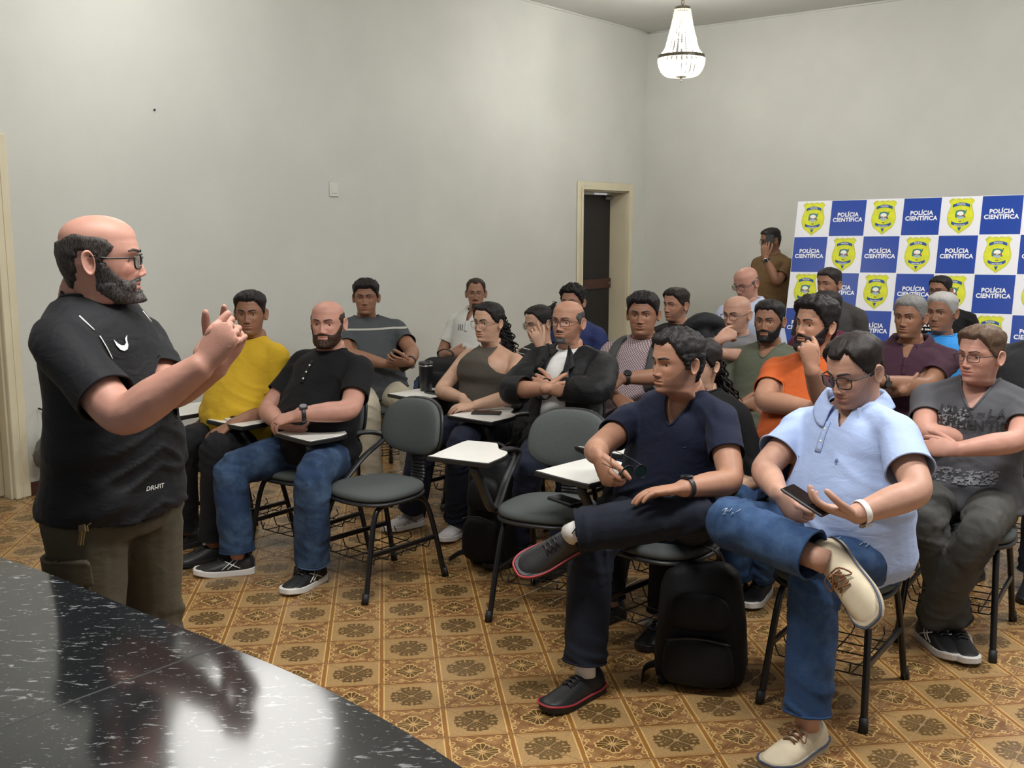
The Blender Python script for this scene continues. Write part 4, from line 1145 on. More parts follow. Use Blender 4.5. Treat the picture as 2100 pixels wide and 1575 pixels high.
    def to_world(Lc):
        Lc = np.asarray(Lc, float); k = sstep(-Lc[:, 2], .100, .200)[:, None]
        hw = Hc + (Lc[:, :1] * hr + Lc[:, 1:2] * fh + Lc[:, 2:] * uh) * hs
        bd = R * .4 + hr * .6; bd = unit(bd * np.array([1, 1, 0])); bfw = np.cross(UP, bd)
        nw = N - fd * .0 + (Lc[:, :1] * bd + (Lc[:, 1:2] + .018) * bfw) * (nr / .062) + UP * (Lc[:, 2:] + .166) * hs
        return hw * (1 - k) + nw * k
    hv = H.V.reshape(-1, 3); Fh = grid_faces(len(H.zs), H.nt); Fh.append(tuple(range(H.nt - 1, -1, -1)))
    if smile:
        zz, xx = hv[:, 2], np.abs(hv[:, 0]); mv = gs(xx - .024, .012) * gs(zz + .066, .012) * (hv[:, 1] > 0); hv = hv.copy(); hv[:, 2] += .004 * mv * smile
    hw_ = to_world(hv)
    mb.add(hw_, Fh, 0); nhead = mb.n
    # eyelids, ears
    ey = float(H.front(np.array([.031]), np.array([0.0]))[0]) - .0092; er = .0120
    for q in (-1, 1):
        c = np.array([q * .0312 * H.w, ey, .0])
        e0 = .36 if not fem else .42
        Vp, Fp = patch(er + .0014, lambda l: e0 * math.cos(l * 1.12) - .04, 1.35); mb.add(to_world(Vp + c), [f[::-1] for f in Fp], 0)
        Vp, Fp = patch(er + .0010, lambda l: -.32 * math.cos(l * 1.05) + .02, -1.35); mb.add(to_world(Vp + c), Fp, 0)
        if ears: Ve, Fe = ear_mesh(q, H, 1.0 if not fem else .9); mb.add(to_world(Ve), Fe, 0)
    Vall = np.concatenate(mb.V); tint = np.ones((len(Vall), 3), dtype=np.float32)
    # colouring of the skin itself: lips, flushed cheeks and nose, beard shadow, shaved scalp
    lx, lz, ly = hv[:, 0], hv[:, 2], hv[:, 1]; fr_ = sstep(ly, .02, .06)
    lip = (gs(lz + .0595, .0042) + gs(lz + .0725, .0052)) * np.clip(1 - (np.abs(lx) / .0265) ** 3, 0, 1) * fr_; lip = np.clip(lip, 0, 1)[:, None]
    ch_ = np.clip(gs(np.abs(lx) - .04, .02) * gs(lz + .03, .02) + gs(lx, .014) * gs(lz + .035, .014), 0, 1)[:, None] * fr_[:, None]
    tt_ = np.ones((len(hv), 3)); tt_ = tt_ * (1 - lip) + lip * (np.array([.86, .60, .58]) if not fem else np.array([.85, .48, .46])); tt_ = tt_ * (1 - .6 * ch_) + .6 * ch_ * np.array(tintface)
    if stubble:
        bm = beard_mask(H, dict(kind='full')).reshape(-1, 1); tt_ = tt_ * (1 - bm * stubble) + bm * stubble * np.array([.42, .40, .42])
    if hair and hair.get('shaved'):
        Hs = dict(hair); Hs.pop('bald', None); zl = sstep(hv[:, 2] - np.interp(np.abs(H.T.ravel()) * 180 / PI, [0, 40, 64, 82, 93, 118, 150, 180], [.075, .065, .03, -.01, .02, -.03, -.08, -.08]), 0, .01)[:, None]
        tt_ = tt_ * (1 - zl * hair['shaved']) + zl * hair['shaved'] * np.array([.62, .58, .58])
    tint[nfing:nhead] = tt_
    mb_me = new_mesh('body', Vall - off, mb.F, [msk], mb.M, True, tint)
    body = link('body', mb_me, root)
    # ---------------- eyes, brows, hair, beard, glasses
    for q in (-1, 1):
        c = np.array([q * .0312 * H.w, ey, .0]); V_, F_ = sphere((0, 0, 0), er, 14, 16)
        V_ = np.stack([V_[:, 0], V_[:, 2], -V_[:, 1]], -1); g = math.radians(gaze); V_ = np.stack([V_[:, 0] * math.cos(g) - V_[:, 1] * math.sin(g), V_[:, 0] * math.sin(g) + V_[:, 1] * math.cos(g), V_[:, 2]], -1)
        fm = []
        ax_ = np.array([-math.sin(g), math.cos(g), 0])
        for f in F_:
            cc = V_[list(f)].mean(0); an = math.acos(max(-1, min(1, (cc @ ax_) / np.linalg.norm(cc)))); fm.append(2 if an < .19 else (1 if an < .56 else 0))
        link('eye', new_mesh('eye', to_world(V_ + c) - off, F_, [M_EYEW, M_IRIS, M_PUP], fm), root)
    mh = hair_mat(hairc, (hair or {}).get('grey', 0)); mbd = hair_mat(beardc if beardc else hairc, (beard or {}).get('grey', 0))
    if brows:
        mbr = mat('eyebrow', tuple(x * .9 + .004 for x in (beardc or hairc)), .7)
        for q in (-1, 1):
            mb = MB(); xs = np.linspace(.011, .050, 9); zc_ = .0215 + .0055 * np.sin((xs - .011) / .039 * PI * .62) - .002 * (xs > .045); hh = np.interp(xs, [.011, .02, .038, .050], [.0042, .0052, .0040, .0012]) * brows * 1.25
            rows = []
            for kk, dz in ((0, -1), (1, -.5), (2, .5), (3, 1)):
                z_ = zc_ + hh * dz; y_ = H.front(xs * H.w, z_) + (.0032 if kk in (1, 2) else -.001); rows.append(np.stack([q * xs * H.w, y_, z_], -1))
            V_ = np.concatenate(rows); F_ = [(i * 9 + j, i * 9 + j + 1, (i + 1) * 9 + j + 1, (i + 1) * 9 + j) for i in range(3) for j in range(8)]
            mb.add(to_world(V_), F_); mb.build('eyebrow', mbr, root, off)
    seed = abs(hash(label)) % 97 if False else sum(ord(x) for x in label) % 97
    if hair and not hair.get('none'):
        V_, F_ = hair_shell(H, hair, seed); mb = MB(); mb.add(to_world(V_), F_)
        for (fn, args) in hair.get('extra', []): fn(mb, to_world, *args)
        mb.build('hair', mh, root, off)
    if beard:
        V_, F_ = beard_shell(H, beard, seed); mb = MB(); mb.add(to_world(V_), F_); mb.build('beard' if beard['kind'] != 'mustache' else 'mustache', mbd, root, off)
    if glasses:
        gm = {'black': M_GLASSF, 'metal': M_GLASSM}.get(glasses.get('mat', 'black')); rr = glasses.get('r', .0017); hw2, hh2 = glasses.get('size', (.0265, .0195)); ex_ = glasses.get('e', 3.2); zc2 = glasses.get('z', -.004)
        yl = max(float(H.front(np.array([.002]), np.array([.008]))[0]) + .004, ey + er + .0075); a = np.linspace(0, 2 * PI, 28, endpoint=False)
        mb = MB(); ml_ = MB()
        for q in (-1, 1):
            xx = np.sign(np.cos(a)) * np.abs(np.cos(a)) ** (2 / ex_) * hw2 + q * .0335 * H.w; zz = np.sign(np.sin(a)) * np.abs(np.sin(a)) ** (2 / ex_) * hh2 + zc2; yy = yl - (np.abs(xx) / .06) ** 2 * .008
            rim = to_world(np.stack([xx, yy, zz], -1)); 
            if not glasses.get('rimless'): mb.tube(rim, rr, 6, 0, True)
            else: mb.tube(rim[1:14], rr, 6)
            c_ = to_world(np.array([[q * .0335 * H.w, yl - .0025, zc2]])); ml_.add(np.concatenate([rim, c_]), [(i, (i + 1) % 28, 28) for i in range(28)])
            ow = q * (.0335 * H.w + hw2)
            mb.tube(to_world(catmull([(ow, yl - .009, zc2 + hh2 * .6), (q * .073 * H.w, yl - .02, zc2 + hh2 * .6), (q * .0795 * H.w, .03, .006), (q * .0815 * H.w, -.012, .012), (q * .0800 * H.w, -.030, -.012)], 4)), max(rr, .0014) * glasses.get('temple', 1.0), 6)
        iw = .0335 * H.w - hw2; mb.tube(to_world(catmull([(-iw, yl, zc2 + hh2 * .35), (0, yl + .0035, zc2 + hh2 * .55), (iw, yl, zc2 + hh2 * .35)], 4)), rr, 6)
        go = mb.build('eyeglasses', gm, root, off); ml_.build('lens', M_LENS, go, off)
    # ---------------- clothes
    def neck_cut(V_, depth, half, up_off=.0):
        """positive inside the neck opening"""
        q = V_ - N; a = q @ R; c = q @ UP; f = q @ F
        plane = (c - (-.004 + up_off)) + .42 * (f - .0)
        rl = (nr + .016 + up_off * .4) - np.sqrt(a * a + (f + .006) ** 2)
        g = np.minimum(plane, rl * 1.2)
        if depth:
            dd = depth + .03; v = np.where(f > .0, c + dd - (np.abs(a) / half) ** 1.15 * dd, -1.0); g = np.maximum(g, np.minimum(v * .8, (half - np.abs(a)) * 2))
        return g
    def garment(spec, name):
        o = spec.get('off', .005); vox = voxel; t0 = spec.get('hem', .055); fr = spec.get('sleeve', .62); fl = spec.get('flare', .005)
        pcs = [torso(o + .004, t0, 1.0, spec.get('hemflare', .018))] + traps(o)
        if fr:
            for sd in 'RL': pcs.append(upper(sd, o + .002, fr, fl) if fr < 1 else upper(sd, o + .006 + spec.get('loose', .004)))
        V_, F_ = fuse(pcs, vox, 5)
        # creases
        n_ = vnormals(V_, F_); tt = np.clip(((V_ - bot) @ up) / np.linalg.norm(N - bot), 0, 1); q = V_ - N; a = q @ Rs; f = q @ Fs
        rad_ = np.stack([a * 5, f * 5, (q @ UP) * 19 + np.abs(a) * 9 * spec.get('vee', 1.0)], -1); w1 = 1 - np.abs(vnoise(rad_, seed)); w1 = sstep(w1, .55, 1.0)
        belly = np.exp(-((tt - .22) / .20) ** 2) + .45 * np.exp(-((np.abs(a) - .19) / .06) ** 2) + .18
        rad2 = np.stack([a * 9 + (q @ UP) * 7, f * 7, (q @ UP) * 9 - a * 6], -1); w2 = vnoise(rad2, seed + 5)
        V_ = V_ + n_ * ((w1 - .35) * .0105 * belly * spec.get('wr', 1.0) + w2 * .0045 * spec.get('wr', 1.0))[:, None]
        cut = spec.get('neck', ('crew', 0, 0))
        g = neck_cut(V_, cut[1], cut[2], spec.get('neck_up', .0)); V_, F_ = clip(V_, F_, g)
        if spec.get('open'):
            q = V_ - N; a = q @ R; f = q @ F; z_ = q @ UP; wv = np.interp(-z_, [0, .12, .30, .5], spec['open'])
            V_, F_ = clip(V_, F_, np.where(f > .0, wv - np.abs(a + .02), -1.0))
        if spec.get('halter'):
            q = V_ - N; a = np.abs(q @ R); z_ = q @ UP
            wv = np.interp(-z_, [0, .04, .08, .115, .145, .16], [.066, .080, .110, .145, .20, .4]); V_, F_ = clip(V_, F_, a - wv)
        if fr:
            for sd in 'RL':
                s_, e_, w_ = A[sd][:3]
                if fr < 1: c_, d_ = s_ + (e_ - s_) * fr, unit(e_ - s_)
                else: c_, d_ = e_ + (w_ - e_) * spec.get('cuff', .88), unit(w_ - e_)
                q = V_ - c_; al = q @ d_; rd = np.linalg.norm(q - al[:, None] * d_, axis=1)
                V_, F_ = clip(V_, F_, np.where((rd < (.0525 * ar + o + fl + .014 if fr < 1 else .062)) & (al < (.10 if fr < 1 else .15)), al, -1.0))
        me = new_mesh(name, V_ - off, F_, [spec['mat']]); ob = link(name, me, root)
        sol = ob.modifiers.new('thickness', 'SOLIDIFY'); sol.thickness = .0035; sol.offset = -1
        lps = loops(V_, F_)
        def near(pt): return min(lps, key=lambda l: np.linalg.norm(l.mean(0) - pt)) if lps else None
        if spec.get('rib', True) and not spec.get('collar') and not spec.get('open'):
            l = near(N + F * .03)
            if l is not None and np.linalg.norm(l.mean(0) - N) < .14: MB().tube(smooth_loop(l), spec.get('ribr', .0052), 8, 0, True).build('neckband', spec.get('ribmat', spec['mat']), ob, off)
        if fr:
            for sd in 'RL':
                s_, e_, w_ = A[sd][:3]; pt = s_ + (e_ - s_) * fr if fr < 1 else e_ + (w_ - e_) * spec.get('cuff', .88)
                l = near(pt)
                if l is not None and np.linalg.norm(l.mean(0) - pt) < .06: MB().tube(smooth_loop(l, 4), spec.get('hemr', .0032), 6, 0, True).build('sleeve_hem' if fr < 1 else 'cuff', spec.get('hemmat', spec['mat']), ob, off)
        if spec.get('collar'):
            # folded collar standing round the neck, open in front
            cm = spec.get('collarmat', spec['mat']); an = np.linspace(-2.72, 2.72, 41); rows = []
            opening = spec.get('collar_open', .42)
            for k_, (dr, dz) in enumerate(((.006, -.012), (.008, .022), (.013, .027), (.026, .010), (.040, -.016), (.043, -.022))):
                row = []
                for a_ in an:
                    th_ = a_                                    # 0 = back of the neck
                    fwd = -math.cos(th_); sd_ = math.sin(th_); frn = sstep(abs(th_), 1.5, 2.72)
                    r_ = nr + .012 + dr * (1 + .1 * frn); z_ = dz - .030 * frn * (1 + .25 * k_ / 5) + .012 * (1 - frn)
                    if k_ >= 4: z_ -= .016 * frn; r_ += .006 * frn
                    row.append(N + R * (sd_ * r_ * 1.05) + F * (fwd * r_ * 1.02 - .004) + UP * (z_ + .006))
                rows.append(row)
            V2_ = np.array(rows).reshape(-1, 3); m_ = 41; F2_ = [(i * m_ + j, i * m_ + j + 1, (i + 1) * m_ + j + 1, (i + 1) * m_ + j) for i in range(5) for j in range(m_ - 1)]
            co = link('collar', new_mesh('collar', V2_ - off, F2_, [cm]), ob); s2 = co.modifiers.new('thickness', 'SOLIDIFY'); s2.thickness = .003
        return ob, V_, F_
    def on_front(V_, a, z):
        """point on the front of a garment at (right, up) from the neck"""
        q = V_ - N; dd = ((q @ Rs) - a) ** 2 + ((q @ UP) - z) ** 2; dd = np.where((q @ Fs) > 0.0, dd, 9); i = np.argpartition(dd, 14)[:14]; wg = 1 / (dd[i] + 6e-5); f_ = ((q[i] @ Fs) * wg).sum() / wg.sum(); return N + Rs * a + UP * z + Fs * f_
    out = {}
    for spec in (shirt if isinstance(shirt, list) else [shirt] if shirt else []):
        ob, V_, F_ = garment(spec, spec.get('name', 'shirt'))
        for fn in spec.get('decor', []): fn(ob, lambda a, z, V_=V_: on_front(V_, a, z), off, N, Rs, Fs)
        out[spec.get('name', 'shirt')] = ob
    # ---------------- legs, trousers, shoes
    lg = legs or {}
    if lower:
        LG = {}
        for sd, q in (('R', 1), ('L', -1)):
            hp = P0 + R * q * (.098 * (1 + .25 * (sx - 1))) - UP * (.015 if not stand else .03)
            if sd in lg: K, An, toe = lg[sd][:3]; tu = lg[sd][3] if len(lg[sd]) > 3 else UP
            elif stand: K = hp * np.array([1, 1, 0]) + UP * .50 + F * .01 + R * q * .01; An = hp * np.array([1, 1, 0]) + UP * .085 - F * .02 + R * q * .015; toe = F + R * q * .2; tu = UP
            else: K = B + F * .43 + R * q * .135 + UP * .515; An = B + F * .45 + R * q * .13 + UP * .085; toe = F + R * q * .15; tu = UP
            LG[sd] = (hp, np.asarray(K, float), np.asarray(An, float), unit(toe), np.asarray(tu, float)); DEBUG.append((label[:28], sd, 'thigh %.2f shin %.2f' % (np.linalg.norm(K - hp), np.linalg.norm(An - K))))
        ps = pants or {}
        po = ps.get('off', .010); lf = ps.get('leg', 1.0); pcs = [torso(po - .008, 0.0, ps.get('rise', .13))]
        for sd in 'RL':
            hp, K, An, toe, tu = LG[sd]; d1_, d2_ = unit(K - hp), unit(An - K)
            ins = hp - d1_ * .05
            hem = An + d2_ * ps.get('hem', -.018)
            pts = [ins, hp + (K - hp) * .08, hp + (K - hp) * .5, K - d1_ * .07, K + (d2_ - d1_) * .012, K + d2_ * .08, K * .5 + An * .5, An - d2_ * .07, hem, hem + d2_ * .03]
            r = np.array([.085, .096, .086, .070, .067, .066, .064 * lf, .060 * lf, .060 * lf, .060 * lf]) * (1 + .10 * fat) * ps.get('k', 1.0) + po - .006
            pcs.append(tube(pts, r, 16, 3, round_cap=1))
        V_, F_ = fuse(pcs, voxel * 1.05, 5)
        n_ = vnormals(V_, F_); dsp = np.zeros(len(V_))
        for sd in 'RL':
            hp, K, An, toe, tu = LG[sd]
            for (p0, p1, cen, wd) in ((hp, K, .0, .22), (hp, K, 1.0, .2), (K, An, .0, .25), (K, An, 1.0, .32)):
                ax_ = p1 - p0; ln = np.linalg.norm(ax_); ax_ = ax_ / ln; q = V_ - p0; s_ = q @ ax_ / ln; rr = np.linalg.norm(q - (q @ ax_)[:, None] * ax_, axis=1); on = (rr < .14) & (s_ > -.15) & (s_ < 1.15)
                aa = np.cross(ax_, UP if abs(ax_[2]) < .9 else F); aa = unit(aa); bb = np.cross(ax_, aa)
                nn = 1 - np.abs(vnoise(np.stack([(q @ ax_) * 24 + (q @ aa) * 10, (q @ aa) * 9, (q @ bb) * 9], -1), seed + 11)); dsp += on * (sstep(nn, .55, 1) - .3) * .010 * np.exp(-((s_ - cen) / wd) ** 2)
        dsp += vnoise((V_ - off) * 16, seed + 2) * .003
        V_ = V_ + n_ * np.clip(dsp, -.008, .012)[:, None]
        for sd in 'RL':
            hp, K, An, toe, tu = LG[sd]; d2_ = unit(An - K); c_ = An + d2_ * ps.get('hem', -.018); q = V_ - c_; al = q @ d2_; rd = np.linalg.norm(q - al[:, None] * d2_, axis=1); V_, F_ = clip(V_, F_, np.where((rd < .088) & (al < .12), al, -1))
        me = new_mesh('trousers', V_ - off, F_, [ps.get('mat')]); tr_ = link('trousers', me, root); sol = tr_.modifiers.new('thickness', 'SOLIDIFY'); sol.thickness = .004; sol.offset = -1
        lps = loops(V_, F_)
        for sd in 'RL':
            hp, K, An, toe, tu = LG[sd]; c_ = An + unit(An - K) * ps.get('hem', -.018)
            if lps:
                l = min(lps, key=lambda l: np.linalg.norm(l.mean(0) - c_))
                if np.linalg.norm(l.mean(0) - c_) < .08: MB().tube(smooth_loop(l, 4), .0045, 6, 0, True).build('trouser_hem', ps.get('hemmat', ps.get('mat')), tr_, off)
            # ankle or sock inside the hem, then the shoe
            d2_ = unit(An - K); fd_ = unit(toe); 
            va_, fa2_ = tube([An - d2_ * .12, An - d2_ * .02, An + tu * -.02], [.042, .036, .038], 14); link('sock' if socks else 'ankle', new_mesh('ankle', va_ - off, fa2_, [socks if socks else msk], None, True, np.ones((len(va_), 3))), root)
            if shoes: shoe(root, off, An, toe, tu, shoes if not isinstance(shoes, dict) or 'upper' in shoes else shoes[sd], sd == 'R', lg.get('size', 1.0))
        out['V'] = V_; out['F'] = F_; out['LG'] = LG; out['trousers'] = tr_
    # ---------------- watch
    if watch:
        for sd, wsp in watch.items():
            s_, e_, w_, hd, hn, cu, ex = A[sd]; d_ = unit(w_ - e_); c_ = w_ - d_ * .028; bk = -unit(np.asarray(hn, float) - d_ * (np.asarray(hn, float) @ d_)); sdv = np.cross(d_, bk)
            rr = .0335 * ar; mb = MB(); ang = np.linspace(0, 2 * PI, 28, endpoint=False); ring = [c_ + (bk * math.cos(t_) + sdv * math.sin(t_)) * (rr + .001) for t_ in ang]
            V_, F_ = tube(ring, [(.010, .0022)] * 28, 8, side=d_, closed=True); mb.add(V_, F_, 0, True); wo = mb.build('watch', wsp['band'], root, off)
            mb = MB(); fc_ = c_ + bk * (rr + .003); 
            if wsp.get('square'): V_, F_ = cube(.038, .034, .010, .004)
            else: V_, F_ = lathe([(.019, -.005), (.021, -.002), (.021, .003), (.018, .0055)], 22)
            mb.add(fc_ + V_[:, :1] * d_ + V_[:, 1:2] * sdv + V_[:, 2:] * bk, F_, 0, False); mb.build('watch_case', wsp['case'], wo, off)
            mb = MB(); V_, F_ = lathe([(.0165, .0056), (.0165, .006)], 20); mb.add(fc_ + V_[:, :1] * d_ + V_[:, 1:2] * sdv + V_[:, 2:] * bk, F_, 0, False); mb.build('watch_face', wsp.get('face', M_GLASSF), wo, off)
    out.update(root=root, N=N, R=R, Fd=F, B=B, P0=P0, A=A, S=S, off=off, Hc=Hc, fh=fh, uh=uh, hr=hr, up=up, Rs=Rs, Fs=Fs)
    return out
# ------------------------------------------------------------------ clothes of the audience
FD = (-.629, -.777)
def text_decor(body, size, a0, z0, m, bold=.0, shear=0.0, name='lettering', lift=.008):
    def fn(ob, fr, off, N, Rs, Fs):
        V, F = text_mesh(body, bold, size, shear=shear); mb = MB()
        mb.add(np.array([fr(-v[0] + a0, v[1] + z0) + Fs * lift for v in V]), F, 0, False); mb.build(name, m, ob, off)
    return fn
def poly_decor(poly, a0, z0, m, name='logo', lift=.005):
    def fn(ob, fr, off, N, Rs, Fs):
        V = np.c_[np.asarray(poly, float), np.zeros(len(poly))]; T3 = [tuple(t) for t in tessellate_polygon([[Vector(v) for v in V]])]
        mb = MB(); mb.add(np.array([fr(-v[0] + a0, v[1] + z0) + Fs * lift for v in V]), T3, 0, False); mb.build(name, m, ob, off)
    return fn
def line_decor(pts, r, m, name='piping'):
    def fn(ob, fr, off, N, Rs, Fs):
        mb = MB(); mb.tube(catmull([fr(a, z) + Fs * (.002 + r * .3) for a, z in pts], 4), r, 6); mb.build(name, m, ob, off)
    return fn
def buttons(pts, m, r=.0055):
    def fn(ob, fr, off, N, Rs, Fs):
        for a, z in pts:
            p = fr(a, z); mb = MB(); mb.tube([p, p + Fs * .006], [r, r * .9], 12); mb.build('button', m, ob, off)
    return fn
def placket(z0, z1, m, a=0.0, wd=.012):
    def fn(ob, fr, off, N, Rs, Fs):
        zs = np.linspace(z0, z1, 8); V = []
        for z in zs:
            for s in (-1, 1): V.append(fr(a + s * wd, z) + Fs * .0045)
        mb = MB(); mb.add(np.array(V), [(2 * i, 2 * i + 1, 2 * i + 3, 2 * i + 2) for i in range(7)]); o = mb.build('placket', m, ob, off)
        s = o.modifiers.new('thickness', 'SOLIDIFY'); s.thickness = .003
    return fn
def seg_text_decor(*a, **k): return text_decor(*a, **k)
M_PRINT = mat('print_white_ink', lin('#e6e6e2'), .6); M_PRINTD = mat('print_dark_ink', lin('#1c1c1e'), .7); M_BTN = mat('button_white', lin('#e8e6e0'), .3); M_BTND = mat('button_dark', lin('#2a1a20'), .35)
SK = dict(light=lin('#b68d79'), pink=lin('#b78877'), tan=lin('#a67b64'), mid=lin('#9b725c'), brown=lin('#8d6650'), dark=lin('#755342'), fem=lin('#b7927b'))
ANK = lambda x, y: G(x, y, .095)
BLACKH = (.010, .008, .008); BROWNH = (.030, .018, .011); GREYH = (.20, .19, .18)
short = dict(toplen=.016, sidelen=.005); SNEAK = dict(upper=M_LEATHER, sole=M_BLK, lace=M_BLK)
SNEAK_W = dict(upper=M_LEATHER, sole=M_WHITE, lace=M_BLK, flash=M_PRINT)
J_DK = denim('dark_navy_denim', lin('#131824'), lin('#1e2431')); J_BL = denim('blue_denim', lin('#243753'), lin('#55708f')); J_MID = denim('mid_blue_denim', lin('#263f63'), lin('#4d6a90')); J_BK = cloth('black_trouser_cloth', lin('#17171a'), .4, .1); J_GR = denim('grey_denim', lin('#42423f'), lin('#575653'))
J_BEIGE = cloth('beige_trouser_cloth', lin('#b9b09c'), .3, .08); J_OL = cloth('olive_cargo_cloth', lin('#4d4739'), .4, .1); J_NV = cloth('navy_trouser_cloth', lin('#1b2030'), .4, .1)
WB = mat('watch_band_black', (.012, .012, .013), .45); WCASE = mat('watch_case_black', (.02, .02, .022), .3, .4); WW = mat('watch_band_white', lin('#e4e1da'), .4); WS = mat('watch_case_steel', lin('#b9b6b0'), .25, .9)
PEOPLE = {}
def add(key, *a, **k): PEOPLE[key] = person(*a, **k); return PEOPLE[key]

# --- the speaker
def speaker_marks(ob, fr, off, N, Rs, Fs):
    arc = [(x, .0225 - 1.0 * (1 - (x / .024) ** 2) * .030) for x in np.linspace(-.024, .018, 9)] + [(.022, .030), (.033, .036), (.024, .022)] + [(x, .012 - 1.0 * (1 - (x / .024) ** 2) * .030 + .004 * (1 - abs(x) / .024)) for x in np.linspace(.018, -.022, 9)]
    poly_decor([(x * .9, y * .9) for x, y in ([(x * .95, y * .95) for x, y in [(-.024, .016), (-.021, -.002), (-.012, -.016), (.0, -.020), (.012, -.016), (.019, -.004), (.021, .012), (.028, .026), (.016, .016), (.014, .004), (.006, -.003), (-.004, -.003), (-.014, .003)]])], .078, -.120, M_PRINT, 'chest_mark')(ob, fr, off, N, Rs, Fs)
    text_decor('DRI-FIT', .0165, .035, -.505, M_PRINT, .0003, .25, 'hem_lettering')(ob, fr, off, N, Rs, Fs)
    line_decor([(.138, -.045), (.134, -.080)], .0022, M_PRINT, 'shoulder_piping')(ob, fr, off, N, Rs, Fs)
    line_decor([(.128, -.095), (.122, -.125), (.112, -.155)], .0018, M_PRINT, 'shoulder_piping')(ob, fr, off, N, Rs, Fs)
    line_decor([(-.105, -.045), (-.118, -.075)], .0022, M_PRINT, 'shoulder_piping')(ob, fr, off, N, Rs, Fs)
M_BTEE = cloth('black_sport_jersey', lin('#15161a'), .2, .1, .7, crease=.5)
hp_ = P(238, 1085, 2.76); hp_[2] = .93
add('speaker', 'standing speaker in black sports tee and olive cargo trousers gesturing with both hands', (193, 441), 2.72, -80, (.89, -.45), SK['pink'],
    hair=dict(bald=True, bald_z=.062, toplen=.006, sidelen=.006, crown=-.01, grey=.25, nape=-.075), hairc=(.030, .022, .018), beard=dict(kind='full', len=.013, chin=.008, grey=.45), beardc=(.035, .028, .025), hs=1.06, hairtop=.0, stand=True,
    neck=P(172, 606, 2.74), hip=hp_, slouch=.0, fat=.22, sx=1.02, sw=.20, sho={'R': P(122, 705, 2.58), 'L': P(290, 700, 2.96)},
    shirt=dict(mat=M_BTEE, sleeve=.74, flare=.002, hem=.075, hemflare=.022, off=.006, decor=[speaker_marks], neck_up=.010), pants=dict(mat=J_OL, off=.014, leg=1.30, k=1.02, rise=.06),
    arms={'R': (P(252, 858, 2.40), P(418, 748, 2.42), (.55, .05, .80), (.15, 1, -.1), [1.25, 1.35, 1.35, 1.3], dict(thumb=(.12, .15))),
          'L': (P(345, 806, 2.84), P(446, 748, 2.60), (.42, .05, .85), (.1, -1, .1), [.3, .75, .95, 1.0], dict(thumb=(.6, .2), spread=.12))},
    shoes=SNEAK, glasses=dict(mat='black', r=.0024, size=(.0265, .0185)), voxel=.0085, low=False, arm_r=1.14, tintface=(1.08, .86, .82))

sp = PEOPLE['speaker']; Vt, Ft = sp['V'], sp['F']; q = Vt - sp['P0']; a_ = q @ sp['Fd']; s_ = q @ sp['R']; z_ = Vt[:, 2]
surface_patch(Vt, Ft, np.where(s_ > .07, np.maximum(np.abs(a_ + .005) - .085, np.abs(z_ - .665) - .115), 1.0), .009, 'cargo_pocket', J_OL, sp['trousers'], sp['off'])
surface_patch(Vt, Ft, np.where(s_ > .07, np.maximum(np.abs(a_ + .005) - .090, np.abs(z_ - .755 - .10 * a_) - .035), 1.0), .016, 'pocket_flap', J_OL, sp['trousers'], sp['off'])
# --- front row
M_YEL = cloth('yellow_cotton', lin('#c9a42b'), .2, .08)
add('yellow', 'man in a yellow tee and black trousers with a hand on his knee', (512, 595), 5.35, 12, FD, SK['brown'], hair=dict(short, toplen=.018, quiff=.004), hairc=BLACKH, stubble=.25, fat=.55, sx=1.06, sw=.195, hs=.98,
    shirt=dict(mat=M_YEL, sleeve=.72), pants=dict(mat=J_BK), arms={'R': 'thigh', 'L': (P(560, 838, 5.22), P(472, 872, 5.02), (-.75, -.3, -.45), (.1, .4, -.9), [.35, .3, .3, .35], dict(spread=.16))},
    legs={'L': (G(442, 915, .58), ANK(437, 1112), (-.8, -.6, 0)), 'R': (G(375, 905, .585), ANK(380, 1085), (-.7, -.7, 0))}, shoes=SNEAK, head=dict(fat=.5), voxel=.0105)
M_HEN = cloth('black_ribbed_cotton', lin('#0f0f11'), .3, .1)
add('henley', 'bearded bald man in black henley tee and blue jeans with clasped hands', (672, 617), 5.05, 18, FD, SK['pink'], hair=dict(bald=True, bald_z=.055, toplen=.004, sidelen=.004, crown=.01), hairc=BROWNH, beard=dict(kind='full', len=.012, chin=.010), beardc=(.030, .015, .009),
    hairtop=0, fat=.5, sx=1.10, sw=.205, head=dict(w=1.04, fat=.6, jaw=1.06), hs=1.0,
    shirt=dict(mat=M_HEN, sleeve=.66, decor=[placket(-.03, -.135, M_HEN), buttons([(0, -.055), (0, -.085), (0, -.115)], M_BTN)]), pants=dict(mat=J_BL, leg=1.1, k=1.08),
    arms={'R': (P(548, 842, 4.95), P(572, 868, 4.74), (.85, -.15, -.35), (-.2, .5, .6), .5), 'L': (P(718, 842, 4.82), P(610, 850, 4.68), (-.9, -.05, -.3), (.1, .4, -.8), .55)},
    legs={'R': (G(470, 962, .505), ANK(488, 1136), (-.95, -.22, 0)), 'L': (G(640, 975, .54), ANK(640, 1156), (-.45, -.88, 0))}, shoes=SNEAK_W, watch={'L': dict(band=WB, case=WCASE, square=True)}, voxel=.010, arm_r=1.12)
M_NVT = cloth('navy_cotton', lin('#141a2e'), .2, .1)
